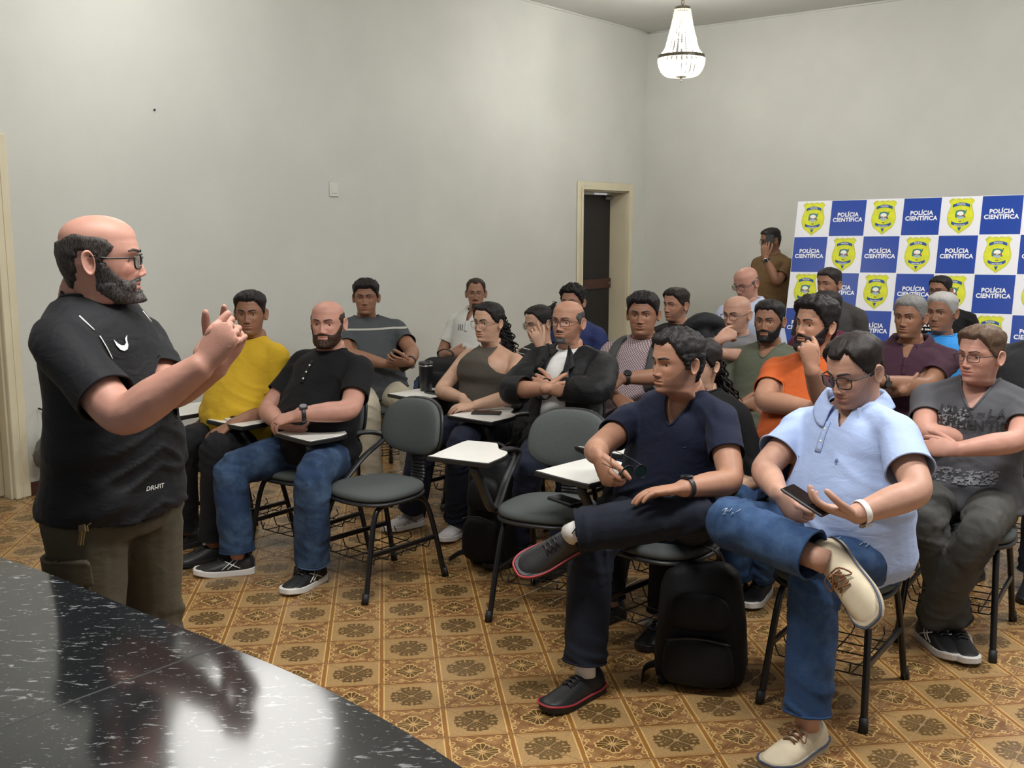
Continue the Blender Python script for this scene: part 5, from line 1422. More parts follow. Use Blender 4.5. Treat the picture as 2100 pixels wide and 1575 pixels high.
add('navy', 'man in navy V-neck tee and dark jeans, ankle crossed over his knee', (1393, 674), 3.7, 50, (-.68, -.73), SK['tan'], hair=dict(toplen=.020, sidelen=.012, rough=.5, freq=90, recede=.010, grey=.10, side=-.020), hairc=(.012, .010, .010), stubble=.55, sx=1.05, sw=.20, hs=1.0, fat=.25, head=dict(w=1.02),
    neck=P(1412, 811, 3.78), base=(.60, 3.88), sho={'R': P(1303, 855, 3.92), 'L': P(1478, 862, 3.62)},
    shirt=dict(mat=M_NVT, sleeve=.56, neck=('v', .075, .062), decor=[poly_decor([(0, 0), (.010, .002), (.020, .005), (.009, -.003)], -.07, -.17, mat('navy_thread', lin('#3a4460'), .6), 'chest_mark')]), pants=dict(mat=J_DK, leg=1.16, hemmat=J_DK, hem=-.032),
    arms={'R': (P(1222, 922, 3.66), P(1226, 935, 3.42), (.35, -.45, -.75), (.75, .4, -.1), [.9, 1.0, 1.05, 1.1], dict(thumb=(.5, .6))), 'L': (P(1500, 988, 3.48), P(1396, 1002, 3.36), (-.95, .0, -.1), (0, -.1, -1), .3)},
    legs={'R': (G(1214, 1118, .53), ANK(1200, 1374), (-.70, -.70, 0)), 'L': (P(1435, 1052, 3.34), P(1166, 1092, 3.36), (-.86, -.15, -.42), (-.35, -.65, .55)), 'size': 1.02},
    shoes=dict(upper=M_LEATHER, sole=M_BLK, lace=M_BLK, midline=mat('sole_red', lin('#a3323c'), .5)), socks=mat('white_sock', lin('#d9d5d2'), .9, bump=.3, bscale=300), watch={'L': dict(band=WB, case=WCASE)}, voxel=.0082, low=False)
M_LBL = cloth('light_blue_pique', lin('#a3b5da'), .35, .05)
CREAM = dict(upper=mat('cream_suede', lin('#c3b69c'), .8, var=.06, vscale=30, bump=.1, bscale=200), sole=mat('taupe_sole', lin('#a99c86'), .7), lace=mat('brown_lace', lin('#6e4526'), .7), bow=True, midline=mat('navy_welt', lin('#3c4354'), .6))
add('polo', 'man in light blue polo shirt and jeans looking down at the phone he holds', (1745, 686), 3.4, 40, (-.62, -.78), SK['light'], hair=dict(toplen=.018, sidelen=.006, recede=.014, rough=.2), hairc=(.014, .010, .009), stubble=.35, pitch=-17, hs=1.03, fat=.55, sx=1.10, sw=.205, head=dict(fat=.8, w=1.02),
    neck=P(1752, 828, 3.46), base=(1.16, 3.45), sho={'R': P(1655, 868, 3.62), 'L': P(1838, 886, 3.27)},
    shirt=dict(mat=M_LBL, sleeve=.66, flare=.014, collar=True, hem=.03, neck=('v', .035, .028), neck_up=.01, decor=[placket(-.05, -.15, M_LBL), buttons([(0, -.075), (0, -.115)], M_BTN, .005), text_decor('t', .022, -.085, -.165, mat('navy_stitch', lin('#4a5a86'), .6), .001, .2, 'chest_mark')]), pants=dict(mat=J_MID, leg=1.06, k=1.06, hem=-.035),
    arms={'R': (P(1566, 962, 3.46), P(1597, 1012, 3.16), (.35, -.45, -.45), (.7, .45, .1), [.85, .95, 1.0, 1.05], dict(thumb=(.45, .7))), 'L': (P(1884, 1008, 3.14), P(1752, 1056, 2.98), (-.92, .1, .22), (-.1, .25, .9), [.35, .45, .5, .55], dict(thumb=(.7, .5)))},
    legs={'R': (P(1492, 1068, 3.22), P(1688, 1150, 2.95), (.26, -.80, -.52), (-.62, -.30, .30)), 'L': (G(1672, 1170, .57), ANK(1655, 1482), (-.70, -.62, 0)), 'size': 1.04},
    shoes=CREAM, glasses=dict(mat='black', r=.0022, size=(.0270, .0205)), watch={'L': dict(band=WW, case=WS)}, voxel=.0082, low=False, arm_r=1.06)

# --- second row
M_OLV = cloth('dark_olive_rib', lin('#4b463e'), .5, .06)
def curls(mb, tw, n, p0, p1, wide, seed, r=.0042, wig=.014):
    rg = np.random.RandomState(seed); p0, p1 = np.asarray(p0, float), np.asarray(p1, float)
    for i in range(n):
        a = p0 + rg.normal(0, .016, 3); b = p1 + rg.normal(0, 1, 3) * np.array(wide); ph = rg.rand() * 6; ln = .75 + .4 * rg.rand()
        tt = np.linspace(0, ln, 26); c = a[None] * (1 - tt[:, None]) + b[None] * tt[:, None]; bul = np.sin(np.clip(tt / ln, 0, 1) * PI) * (.4 + rg.rand())
        c = c + np.stack([np.cos(tt * 26 + ph) * wig, np.sin(tt * 26 + ph) * wig - bul * .03, np.zeros_like(tt)], -1)
        mb.tube(tw(c), np.interp(tt, [0, ln * .8, ln], [r, r, r * .3]), 5)
add('woman', 'woman in olive halter top with glasses and long curly ponytail', (1003, 618), 5.7, 38, FD, SK['fem'], hair=dict(toplen=.016, sidelen=.012, front=.078, nape=-.07, rough=.2, side=.0, extra=[(curls, (85, (0.0, -.105, .03), (-.075, -.075, -.20), (.035, .03, .04), 4))]), hairc=BLACKH, fem=True, sw=.172, hs=.95,
    brows=.8, sx=1.06, fat=.15, shirt=dict(mat=M_OLV, sleeve=0, halter=True, rib=False, wr=.6, neck=('crew', 0, 0), neck_up=.018), pants=dict(mat=J_NV, leg=1.15),
    arms={'R': (P(903, 802, 5.62), P(950, 818, 5.40), (.35, -.30, -.80), (-.2, .7, -.3), [.3, .35, .4, .5], dict(spread=.1)), 'L': (P(1058, 812, 5.5), P(972, 832, 5.34), (-.95, -.1, -.1), (0, .3, -.9), .4)},
    legs={'R': (G(866, 905, .51), ANK(843, 1048), (-.78, -.6, 0)), 'L': (G(945, 905, .57), ANK(940, 1064), (-.45, -.88, 0)), 'size': .92},
    shoes=dict(upper=mat('white_knit_shoe', lin('#c9c3c2'), .7, var=.1, vscale=60), sole=M_WHITE, lace=M_WHITE, flash=mat('grey_stripe', lin('#8e8b90'), .5)), glasses=dict(mat='metal', r=.0011, size=(.0275, .0225), e=2.6), voxel=.0095, arm_r=1.08, low=False, tintface=(1.02, .90, .88))
M_JKT = cloth('black_jacket_nylon', lin('#101113'), .2, .1, .6, crease=.7); M_WTE = cloth('white_cotton', lin('#d3d2cf'), .2, .05)
def lapels(ob, fr, off, N, Rs, Fs):
    mb = MB()
    for q in (-1, 1):
        pts = [(q * .062, .035), (q * .085, .0), (q * .115, -.06), (q * .105, -.10), (q * .070, -.085), (q * .050, -.02)]
        V = []
        for a, z in pts: V.append(fr(a, min(z, -.02)) + Fs * .012 + UP * (z - min(z, -.02)))
        V = np.array(V); mb.add(V, [(0, 1, 5), (1, 4, 5), (1, 2, 4), (2, 3, 4)])
    o = mb.build('collar', M_JKT, ob, off); s = o.modifiers.new('thickness', 'SOLIDIFY'); s.thickness = .005
add('jacket', 'balding man with glasses in black jacket over white tee, arms folded', (1168, 617), 5.15, 28, FD, SK['tan'], hair=dict(bald=True, bald_z=.06, toplen=.004, sidelen=.004, grey=.35), hairc=(.03, .027, .026), beard=dict(kind='goatee', len=.003, grey=.4), beardc=(.045, .040, .038), stubble=.45, hairtop=0, sw=.195, hs=.98, pitch=4,
    shirt=[dict(mat=M_WTE, name='tee', sleeve=.5, hem=.03, off=.002, rib=True), dict(mat=M_JKT, name='jacket', sleeve=1.0, off=.014, cuff=.97, open=[.050, .075, .072, .055], rib=False, wr=1.3, hem=.08, neck=('crew', 0, 0), decor=[lapels], neck_up=.02)], pants=dict(mat=J_NV),
    arms={'R': (P(1048, 800, 5.02), P(1122, 797, 4.78), (.85, .5, -.12), (.1, .9, .1), .9, dict(spread=.02)), 'L': (P(1228, 803, 4.86), P(1136, 798, 5.0), (-.85, .30, .30), (0, .9, -.1), .75, dict(spread=.02))},
    legs={'R': (G(1088, 952, .53), ANK(1062, 1114), (-.75, -.65, 0)), 'L': (G(1175, 955, .53), ANK(1150, 1130), (-.6, -.8, 0))}, shoes=SNEAK, glasses=dict(mat='black', r=.0015, size=(.026, .0165), e=3.6), voxel=.0098, low=False)
M_CHK = cloth('checked_cotton', lin('#6f5d62'), .2, .05, pattern='check', c2=lin('#b7a9a8'))
add('checked', 'smiling man in small-checked shirt wearing backpack straps', (1320, 598), 5.6, 10, (-.55, -.83), SK['brown'], hair=dict(toplen=.022, sidelen=.008, quiff=.006, front=.066), hairc=BLACKH, smile=1, head=dict(w=1.06, fat=.5, jaw=1.08), sx=1.06, sw=.195, fat=.35,
    shirt=dict(mat=M_CHK, sleeve=.62, decor=[]), pants=dict(mat=J_NV), arms={'R': (P(1234, 790, 5.5), P(1262, 812, 5.25), (.3, -.6, -.3), (.3, .3, -.9), .3), 'L': (P(1378, 772, 5.32), P(1274, 776, 5.2), (-.8, -.15, -.5), (.1, .5, -.7), [.3, .35, .35, .4])},
    watch={'L': dict(band=WB, case=WCASE)}, shoes=SNEAK, low=False)
M_BKT = cloth('black_cotton', lin('#0f0f10'), .2, .1)
add('hidden', 'dark long-haired person in black sitting mostly hidden behind the navy-shirted man', (1442, 694), 4.5, 40, FD, SK['fem'], hair=dict(toplen=.018, sidelen=.014, front=.07, extra=[(curls, (70, (-.02, -.09, .0), (-.05, -.10, -.25), (.045, .03, .05), 9, .0045, .006))]), hairc=BLACKH, fem=True, sw=.165, hs=.93,
    shirt=dict(mat=M_BKT, sleeve=.9), pants=dict(mat=J_BK), arms='lap', shoes=SNEAK)
M_ORG = cloth('orange_cotton', lin('#b55526'), .2, .08)
add('orange', 'bearded man in orange tee resting his chin on one fist', (1682, 611), 4.65, 42, FD, SK['tan'], hair=dict(toplen=.028, sidelen=.012, rough=.35, freq=70, quiff=.006, side=-.02), hairc=BLACKH, beard=dict(kind='full', len=.015, chin=.012), pitch=6, sx=1.10, sw=.20, fat=.55, hs=1.02,
    shirt=dict(mat=M_ORG, sleeve=.60), pants=dict(mat=J_MID), arms={'R': (P(1566, 822, 4.58), P(1668, 838, 4.38), (.95, .1, .05), (0, .7, .6), .4), 'L': (P(1690, 822, 4.28), P(1664, 757, 4.30), (-.15, .05, .95), (-.1, 1, .15), [1.1, 1.3, 1.35, 1.35], dict(thumb=(.3, .5)))},
    legs={'L': (np.array([1.17, 4.20, .52]), ANK(1560, 1182), (-.5, -.85, 0)), 'R': (np.array([.97, 4.35, .52]), ANK(1508, 1190), (-.6, -.8, 0))}, shoes=dict(SNEAK_W, flash=None), low=False, arm_r=1.1)
M_OLT = cloth('olive_cotton', lin('#55594a'), .2, .08)
add('olive', 'man in olive tee with thick black beard and folded arms', (1580, 613), 5.75, 18, (-.5, -.86), SK['brown'], hair=dict(toplen=.016, sidelen=.004, front=.070), hairc=BLACKH, beard=dict(kind='full', len=.011, chin=.006), sw=.195, sx=1.03,
    shirt=dict(mat=M_OLT, sleeve=.60, neck=('v', .03, .05)), pants=dict(mat=J_BK), arms='crossed', shoes=SNEAK)
M_MAR = cloth('maroon_pique', lin('#3d2431'), .3, .08)
add('maroon', 'grey-haired man in dark maroon polo shirt with folded arms and black watch', (1870, 603), 5.5, 22, (-.5, -.86), SK['brown'], hair=dict(toplen=.014, sidelen=.006, grey=.7, front=.068), hairc=(.10, .095, .09), beardc=(.03, .025, .022), stubble=.3, sw=.20, sx=1.08, fat=.2,
    shirt=dict(mat=M_MAR, sleeve=.62, collar=True, neck=('v', .06, .028), decor=[placket(-.06, -.15, M_MAR), buttons([(0, -.10)], M_BTND), poly_decor([(0, 0), (.012, .004), (.024, .002), (.012, -.003)], -.085, -.17, mat('pink_thread', lin('#b08a90'), .6), 'chest_mark')]), pants=dict(mat=J_NV),
    arms={'R': (P(1792, 800, 5.5), P(1852, 802, 5.25), (.8, .5, .05), (0, .8, .4), .5), 'L': (P(1900, 792, 5.32), P(1804, 781, 5.2), (-.75, .1, .55), (.3, .8, .1), .35)}, watch={'L': dict(band=WB, case=WCASE, square=True)}, shoes=SNEAK, low=False)
M_GTE = cloth('charcoal_washed_cotton', lin('#4c4c50'), .3, .14)
def gtee_print(ob, fr, off, N, Rs, Fs):
    rg = np.random.RandomState(3)
    for (x0, x1, z0, z1, n, nm) in ((-.12, .0, -.165, -.09, 110, 'worn_print'), (-.14, .12, -.375, -.32, 170, 'worn_print')):
        mb = MB()
        for _ in range(n):
            x, z = x0 + rg.rand() * (x1 - x0), z0 + rg.rand() * (z1 - z0); w_, h_ = .002 + rg.rand() * .007, .0012 + rg.rand() * .0035; V = [fr(-x - dx * w_, z + dz * h_) + Fs * .0045 for dx, dz in ((-1, -1), (1, -.6), (.8, 1), (-.9, .7))]
            mb.add(np.array(V), [(0, 1, 2, 3)], 0, False)
        mb.build(nm, mat('worn_ink', lin('#7c7c80'), .8), ob, off)
    text_decor('1.23.15, ~ L.A', .044, -.0, -.098, M_PRINTD, .0015, .12, 'lettering', .008)(ob, fr, off, N, Rs, Fs)
    text_decor("AUTHEN'TIC", .050, .0, -.145, M_PRINTD, .0012, 0, 'lettering', .008)(ob, fr, off, N, Rs, Fs)
add('gtee', 'man with glasses in washed grey V-neck tee, arms folded and ankles crossed', (2018, 666), 4.12, 34, (-.55, -.83), SK['pink'], hair=dict(toplen=.018, sidelen=.005, quiff=.005, front=.074), hairc=(.075, .045, .028), hs=1.0, sw=.195, sx=1.05,
    neck=P(2008, 785, 4.18), shirt=dict(mat=M_GTE, sleeve=.60, neck=('v', .065, .060), decor=[gtee_print]), pants=dict(mat=J_GR, leg=1.08),
    arms={'R': (P(1895, 888, 4.22), P(2008, 908, 4.0), (.95, .0, -.30), (0, .9, .2), [.2, .25, .3, .35], dict(spread=.14)), 'L': (P(2086, 905, 3.92), P(1962, 922, 3.84), (-.8, .55, .05), (0, .8, -.3), .5)},
    legs={'R': (G(1900, 1062, .535), ANK(1960, 1278), (-.12, -1, 0)), 'L': (G(2008, 1092, .53), ANK(1912, 1272), (.12, -1, 0))}, shoes=dict(SNEAK_W), glasses=dict(mat='black', r=.0014, size=(.0265, .0155), e=3.4), low=False, voxel=.009, brows=.6, beardc=(.10, .06, .04))
M_REDP = cloth('red_cotton', lin('#9c2a33'), .2, .06); M_BJ2 = cloth('dark_coat_cloth', lin('#232326'), .3, .1, .7)
add('edge', 'man at the right edge in dark jacket over a red shirt', (2148, 600), 5.0, 30, FD, SK['mid'], hair=dict(short, grey=.3), hairc=BLACKH, stubble=.3, sw=.20, sx=1.08,
    shirt=[dict(mat=M_REDP, name='shirt', sleeve=.5, off=.002), dict(mat=M_BJ2, name='jacket', sleeve=1.0, off=.016, open=[.055, .07, .06, .05], rib=False, hem=.08, neck_up=.02, decor=[])], pants=dict(mat=J_NV), arms='lap', shoes=SNEAK)

# --- back rows
M_DG = cloth('charcoal_striped_tee', lin('#45484b'), .2, .07, pattern=('line', .972), c2=lin('#a9a99d'))
add('dgray', 'man in charcoal tee with a pale chest stripe sitting against the wall', (750, 572), 6.9, 6, (.38, -.92), SK['brown'], hair=dict(toplen=.024, sidelen=.008, quiff=.006, front=.066), hairc=BLACKH, sw=.20, sx=1.10, fat=.45, head=dict(fat=.5, w=1.04),
    shirt=dict(mat=M_DG, sleeve=.62), pants=dict(mat=J_BEIGE, k=1.05), arms={'R': (P(716, 728, 6.85), P(792, 747, 6.62), (.9, -.3, -.1), (.2, .6, .6), .5), 'L': (P(846, 722, 6.7), P(840, 744, 6.5), (-.75, -.4, .1), (-.2, .6, .4), .6)}, shoes=SNEAK, watch={'L': dict(band=WB, case=WS)}, arm_r=1.08)
M_WPO = cloth('white_pique', lin('#cfcfca'), .3, .05)
def adidas(ob, fr, off, N, Rs, Fs):
    for k in range(3): line_decor([(.07 - k * .018, -.09), (.068 - k * .018, -.135)], .0022, M_PRINTD, 'chest_bar')(ob, fr, off, N, Rs, Fs)
add('wpolo', 'lean man with glasses and goatee in white polo shirt against the wall', (976, 569), 7.9, 3, (-.5, -.86), SK['mid'], hair=dict(toplen=.012, sidelen=.006, front=.082, recede=.008), hairc=(.025, .015, .010), beard=dict(kind='goatee', len=.006, chin=.010), hs=.98, head=dict(w=.94), sw=.185,
    shirt=dict(mat=M_WPO, sleeve=.62, collar=True, neck=('v', .06, .028), decor=[adidas, placket(-.06, -.14, M_WPO)]), pants=dict(mat=J_BL), arms='crossed', shoes=SNEAK, glasses=dict(mat='metal', r=.0012, size=(.0255, .016)))
M_STR = cloth('black_striped_knit', lin('#17171a'), .3, .05, pattern='stripes', c2=lin('#a9a7a2'))
add('stripe', 'woman with glasses in black striped sleeveless top covering her mouth', (1102, 624), 6.3, 52, FD, SK['fem'], hair=dict(toplen=.012, sidelen=.008, front=.08, nape=-.075, side=.0, extra=[(curls, (60, (0, -.10, .055), (0, -.16, .04), (.035, .025, .035), 14, .004, .012))]), hairc=BLACKH, fem=True, sw=.165, hs=.94, pitch=-10,
    shirt=dict(mat=M_STR, sleeve=0, halter=True, rib=False, wr=.5, neck_up=.01), pants=dict(mat=J_BK), arms={'L': (P(1125, 760, 6.1), P(1108, 712, 6.05), (-.3, .0, .9), (-.2, .9, .1), [.15, .7, .8, .8], dict(thumb=(.5, .2))), 'R': 'under'}, shoes=SNEAK, glasses=dict(mat='metal', r=.0011, size=(.026, .021), e=2.6), watch={'L': dict(band=WB, case=WCASE)})
M_NBT = cloth('royal_navy_cotton', lin('#2b3560'), .2, .07)
add('blueback', 'man in navy blue tee half hidden behind the balding man near the door', (1176, 584), 7.3, 24, FD, SK['mid'], hair=dict(toplen=.028, sidelen=.010, rough=.5, freq=80), hairc=BLACKH, sw=.195, shirt=dict(mat=M_NBT, sleeve=.62), pants=dict(mat=J_BK), arms='lap', shoes=SNEAK)
add('blackstub', 'man with stubble in black tee seated against the far wall', (1389, 589), 7.1, 42, (-.62, -.78), SK['tan'], hair=dict(toplen=.016, sidelen=.005, quiff=.004), hairc=(.018, .012, .010), stubble=.6, sw=.19,
    shirt=dict(mat=M_BKT, sleeve=.62, decor=[text_decor('Levi', .05, -.06, -.12, mat('pink_ink', lin('#c7a5b0'), .6), .002, .2, 'chest_print')]), pants=dict(mat=J_BK), arms='thigh', shoes=SNEAK)
M_GR2 = cloth('grey_cotton', lin('#6d6c6f'), .2, .07)
add('gray2', 'bald man with glasses in grey tee holding a fist to his mouth', (1512, 607), 6.2, 32, FD, SK['light'], hair=dict(none=True, shaved=.25), hairc=BROWNH, hairtop=0, pitch=-6, sw=.19, shirt=dict(mat=M_GR2, sleeve=.6, decor=[poly_decor([(0, 0), (.02, 0), (.02, .007), (0, .007)], -.06, -.13, M_PRINTD, 'chest_mark')]), pants=dict(mat=J_NV),
    arms={'R': (P(1456, 742, 6.02), P(1474, 696, 5.95), (.85, .12, .35), (.1, .75, -.6), [1.2, 1.4, 1.45, 1.45]), 'L': (P(1548, 735, 6.0), P(1482, 724, 5.92), (-.95, .1, 0), (0, .8, .3), .4)}, shoes=SNEAK, glasses=dict(mat='black', r=.0013, size=(.026, .0165)), stubble=.12)
M_LB2 = cloth('pale_blue_shirting', lin('#b3bcd0'), .15, .05)
add('lblue', 'bald man with glasses in pale blue dress shirt bowing his head', (1526, 550), 7.3, 40, (-.75, -.66), SK['pink'], hair=dict(bald=True, bald_z=.03, toplen=.003, sidelen=.003, grey=.5), hairc=(.06, .05, .045), hairtop=0, pitch=-20, sw=.195, slouch=-.02,
    shirt=dict(mat=M_LB2, sleeve=1.0, cuff=.9, collar=True, neck=('v', .04, .02)), pants=dict(mat=J_NV), arms={'R': (P(1478, 695, 7.1), P(1468, 682, 6.86), (-.7, -.3, .25), (.3, .5, -.6), .5), 'L': 'lap'}, shoes=SNEAK, glasses=dict(mat='black', r=.0013, size=(.026, .0165)))
M_BRN = cloth('brown_cotton', lin('#6b5336'), .2, .08)
add('brown', 'man in brown tee standing by the backdrop with a phone at his ear', (1579, 466), 9.75, 66, (-.86, -.5), SK['brown'], hair=dict(toplen=.012, sidelen=.004), hairc=(.016, .013, .012), stubble=.3, stand=True, pitch=-10, sw=.205, sx=1.1, fat=.5, slouch=.0, shirt=dict(mat=M_BRN, sleeve=.66), pants=dict(mat=J_BK),
    arms={'L': (P(1592, 578, 9.5), P(1569, 528, 9.46), (-.05, .02, 1), (.35, .9, .0), [.45, .75, .9, .9], dict(thumb=(.5, .3))), 'R': 'down'}, shoes=SNEAK, glasses=dict(mat='metal', r=.0012, size=(.026, .017)), watch={'L': dict(band=WB, case=WS)})
add('dg3', 'man in dark grey tee with short dark hair seated before the backdrop', (1703, 547), 7.4, 34, (-.68, -.73), SK['mid'], hair=dict(toplen=.012, sidelen=.004, front=.064, shaved=0), hairc=(.018, .014, .013), sw=.20, sx=1.06, shirt=dict(mat=cloth('dark_grey_cotton', lin('#403d3c'), .2, .07), sleeve=.64), pants=dict(mat=J_BK), arms='thigh', shoes=SNEAK, stubble=.25)
add('man19', 'dark-haired man in maroon tee hidden behind the orange-shirted man', (1697, 596), 6.3, 40, FD, SK['mid'], hair=dict(toplen=.018, sidelen=.008), hairc=BLACKH, sw=.19, shirt=dict(mat=cloth('wine_cotton', lin('#57243a'), .2, .07), sleeve=.64), pants=dict(mat=J_BK), arms='lap', shoes=SNEAK)
M_SKY = cloth('bright_blue_jersey', lin('#3489cf'), .2, .06)
add('bluegrey', 'silver-haired man in bright blue sports tee behind the maroon polo shirt', (1935, 597), 5.95, 24, (-.5, -.86), SK['brown'], hair=dict(toplen=.014, sidelen=.007, grey=.9, front=.07), hairc=(.24, .23, .22), beardc=(.05, .045, .04), sw=.19, shirt=dict(mat=M_SKY, sleeve=.62), pants=dict(mat=J_BL), arms='crossed', shoes=SNEAK)
add('blackgl', 'young man with glasses in black tee right in front of the backdrop', (1931, 563), 7.4, 26, (-.55, -.83), SK['brown'], hair=dict(toplen=.012, sidelen=.004, front=.068), hairc=BLACKH, sw=.19, hs=.94, shirt=dict(mat=M_BKT, sleeve=.64, decor=[text_decor('A ▪▪\n▪ ▪▪▪▪', .03, .05, -.12, M_PRINT, .002, 0, 'chest_print')]), pants=dict(mat=J_BK), arms='thigh', shoes=SNEAK, glasses=dict(mat='black', r=.0014, size=(.026, .0165)))

# ------------------------------------------------------------------ chairs
ROWS = [('yellow', 'under the man in the yellow tee', 1), ('henley', 'under the bearded man in the black henley', 1), ('navy', 'under the man in the navy V-neck', 1), ('polo', 'without a tablet under the man in the light blue polo', 0),
        ('woman', 'under the woman in the olive halter top', 1), ('jacket', 'under the man in the black jacket', 1), ('hidden', 'under the long-haired person behind the navy tee', 1), ('orange', 'under the man in the orange tee', 1), ('gtee', 'under the man in the grey V-neck', 1), ('checked', 'under the smiling man in the checked shirt', 1),
        ('olive', 'under the man in the olive tee', 1), ('maroon', 'under the man in the maroon polo', 1), ('edge', 'under the man at the right edge', 1), ('dgray', 'under the man with the striped charcoal tee', 1), ('wpolo', 'under the man in the white polo', 0), ('stripe', 'under the woman in the striped top', 0),
        ('blueback', 'under the man in navy blue near the door', 0), ('blackstub', 'under the stubbled man in the black tee', 0), ('gray2', 'under the bald man in the grey tee', 0), ('lblue', 'under the bald man in the pale blue shirt', 0), ('dg3', 'under the man in dark grey by the backdrop', 0), ('man19', 'under the hidden man in the wine tee', 0),
        ('bluegrey', 'under the silver-haired man in bright blue', 0), ('blackgl', 'under the man with glasses before the backdrop', 0)]
CHAIR = {}
# chairs whose feet and tablets show in the photograph
SEEN = dict(navy=(.592, 3.864, -.693, -.721), polo=(1.156, 3.50, -.58, -.814), jacket=(.19, 5.16, -.57, -.82), henley=(-1.02, 5.03, -.59, -.808), woman=(-.214, 5.80, -.655, -.755))
for k, lab, tb in ROWS:
    p = PEOPLE[k]; c = p['B'] + p['Fd'] * .055; fd_ = p['Fd']
    if k in SEEN: c, fd_ = SEEN[k][:2], SEEN[k][2:]
    CHAIR[k] = chair(c[0], c[1], fd_, 'grey upholstered writing-arm chair ' + lab, bool(tb))
CHAIR['empty1'] = chair(-.617, 4.657, (-.659, -.752), 'empty grey chair with white tablet beside the man in black henley')
CHAIR['empty2'] = chair(.165, 4.31, (-.40, -.915), 'empty grey chair with a phone lying on its seat')

# ------------------------------------------------------------------ phones, bags and small things
M_PH = mat('phone_black', (.008, .008, .009), .12); M_PHC = mat('phone_case', (.014, .014, .015), .5)
def phone(c, d, nrm, label, group=None, size=(.074, .152, .009), screen=True):
    d = unit(d); nrm = unit(np.asarray(nrm, float) - d * (np.asarray(nrm, float) @ d)); s = np.cross(d, nrm)
    root = empty('phone', c); tag(root, label, 'phone', group); o = np.asarray(c, float)
    mb = MB(); mb.box(o, size[0], size[1], size[2], s, d, nrm, 0, .003); mb.build('case', M_PHC, root, o)
    mb = MB(); mb.box(o + nrm * (size[2] / 2 + .0004), size[0] - .008, size[1] - .008, .0012, s, d, nrm, 0, .0005); mb.build('screen', M_PH, root, o)
    return root
def on_tablet(k, x, y, dz=0): return chair_pt(CHAIR[k], x, y, .6840 + dz)
def cdir(k, x, y): return chair_pt(CHAIR[k], x, y, 0) - chair_pt(CHAIR[k], 0, 0, 0)
mb = MB(); c = on_tablet('henley', .35, .11, .006); mb.box(c, .13, .18, .010, cdir('henley', 1, -.3), cdir('henley', .3, 1), UP, 0, .002); nb = mb.build('notebook', mat('notebook_white', lin('#d8d9dc'), .5), None, c, c)
tag(nb, 'white notebook on the tablet before the yellow-shirted man', 'notebook')
mb = MB(); mb.box(c + UP * .0055, .10, .05, .0012, cdir('henley', 1, -.3), cdir('henley', .3, 1), UP); mb.build('cover_print', mat('cover_blue', lin('#6f86b0'), .5), nb, c)
phone(on_tablet('henley', .34, .14, .0165), cdir('henley', 1, .15), UP, 'black phone lying on the white notebook')
phone(on_tablet('jacket', .33, .09, .005), cdir('jacket', 1, .5), UP, 'black phone on the tablet between the woman and the jacketed man')
phone(chair_pt(CHAIR['empty2'], -.07, .0, .4895), cdir('empty2', -.8, .45), UP, 'black phone on the seat of the empty chair', size=(.078, .158, .014))
phone(on_tablet('olive', .30, .10, .005), cdir('olive', .3, 1), UP, 'black phone on the tablet of the olive-shirted man')
phone(on_tablet('woman', .24, .06, .005), cdir('woman', 1, -.1), UP, 'black phone beside the tumbler on the tablet')
pl = PEOPLE['polo']; hR, hL = pl['A']['R'][2], pl['A']['L'][2]
phone(P(1655, 1026, 3.02), P(1688, 1058, 2.98) - P(1618, 1012, 3.06), np.array([.15, -.2, .95]), 'dark phone held in both hands of the man in light blue polo')
phone(P(1577, 498, 9.50), (.1, .1, .6), (.4, .8, 0), 'dark phone held to the ear of the standing man in brown')
phone(P(821, 741, 6.5), (-.4, -.3, .6), (-.3, -.9, .2), 'dark phone in the hands of the man in charcoal tee')
# tumbler
c = P(863, 803, 5.33); c = on_tablet('woman', .37, .02); k_ = 0
tum = empty('tumbler', c); tag(tum, 'tall black insulated tumbler standing on a tablet beside the woman', 'tumbler')
mb = MB(); V, F = lathe([(.030, 0), (.034, .003), (.039, .06), (.0415, .145), (.042, .150)], 28); mb.add(V, F); mb.build('cup', mat('tumbler_black', (.012, .012, .013), .32), tum)
mb = MB(); V, F = lathe([(.0422, .149), (.0426, .152), (.0422, .156)], 28); mb.add(V, F); mb.build('steel_rim', mat('steel', (.6, .6, .6), .25, 1), tum)
mb = MB(); V, F = lathe([(.043, .156), (.044, .160), (.042, .172), (.030, .176), (.001, .176)], 28); mb.add(V, F); mb.box((.012, 0, .178), .03, .016, .008, bev=.002); mb.build('lid', mat('lid_black', (.02, .02, .02), .4), tum)

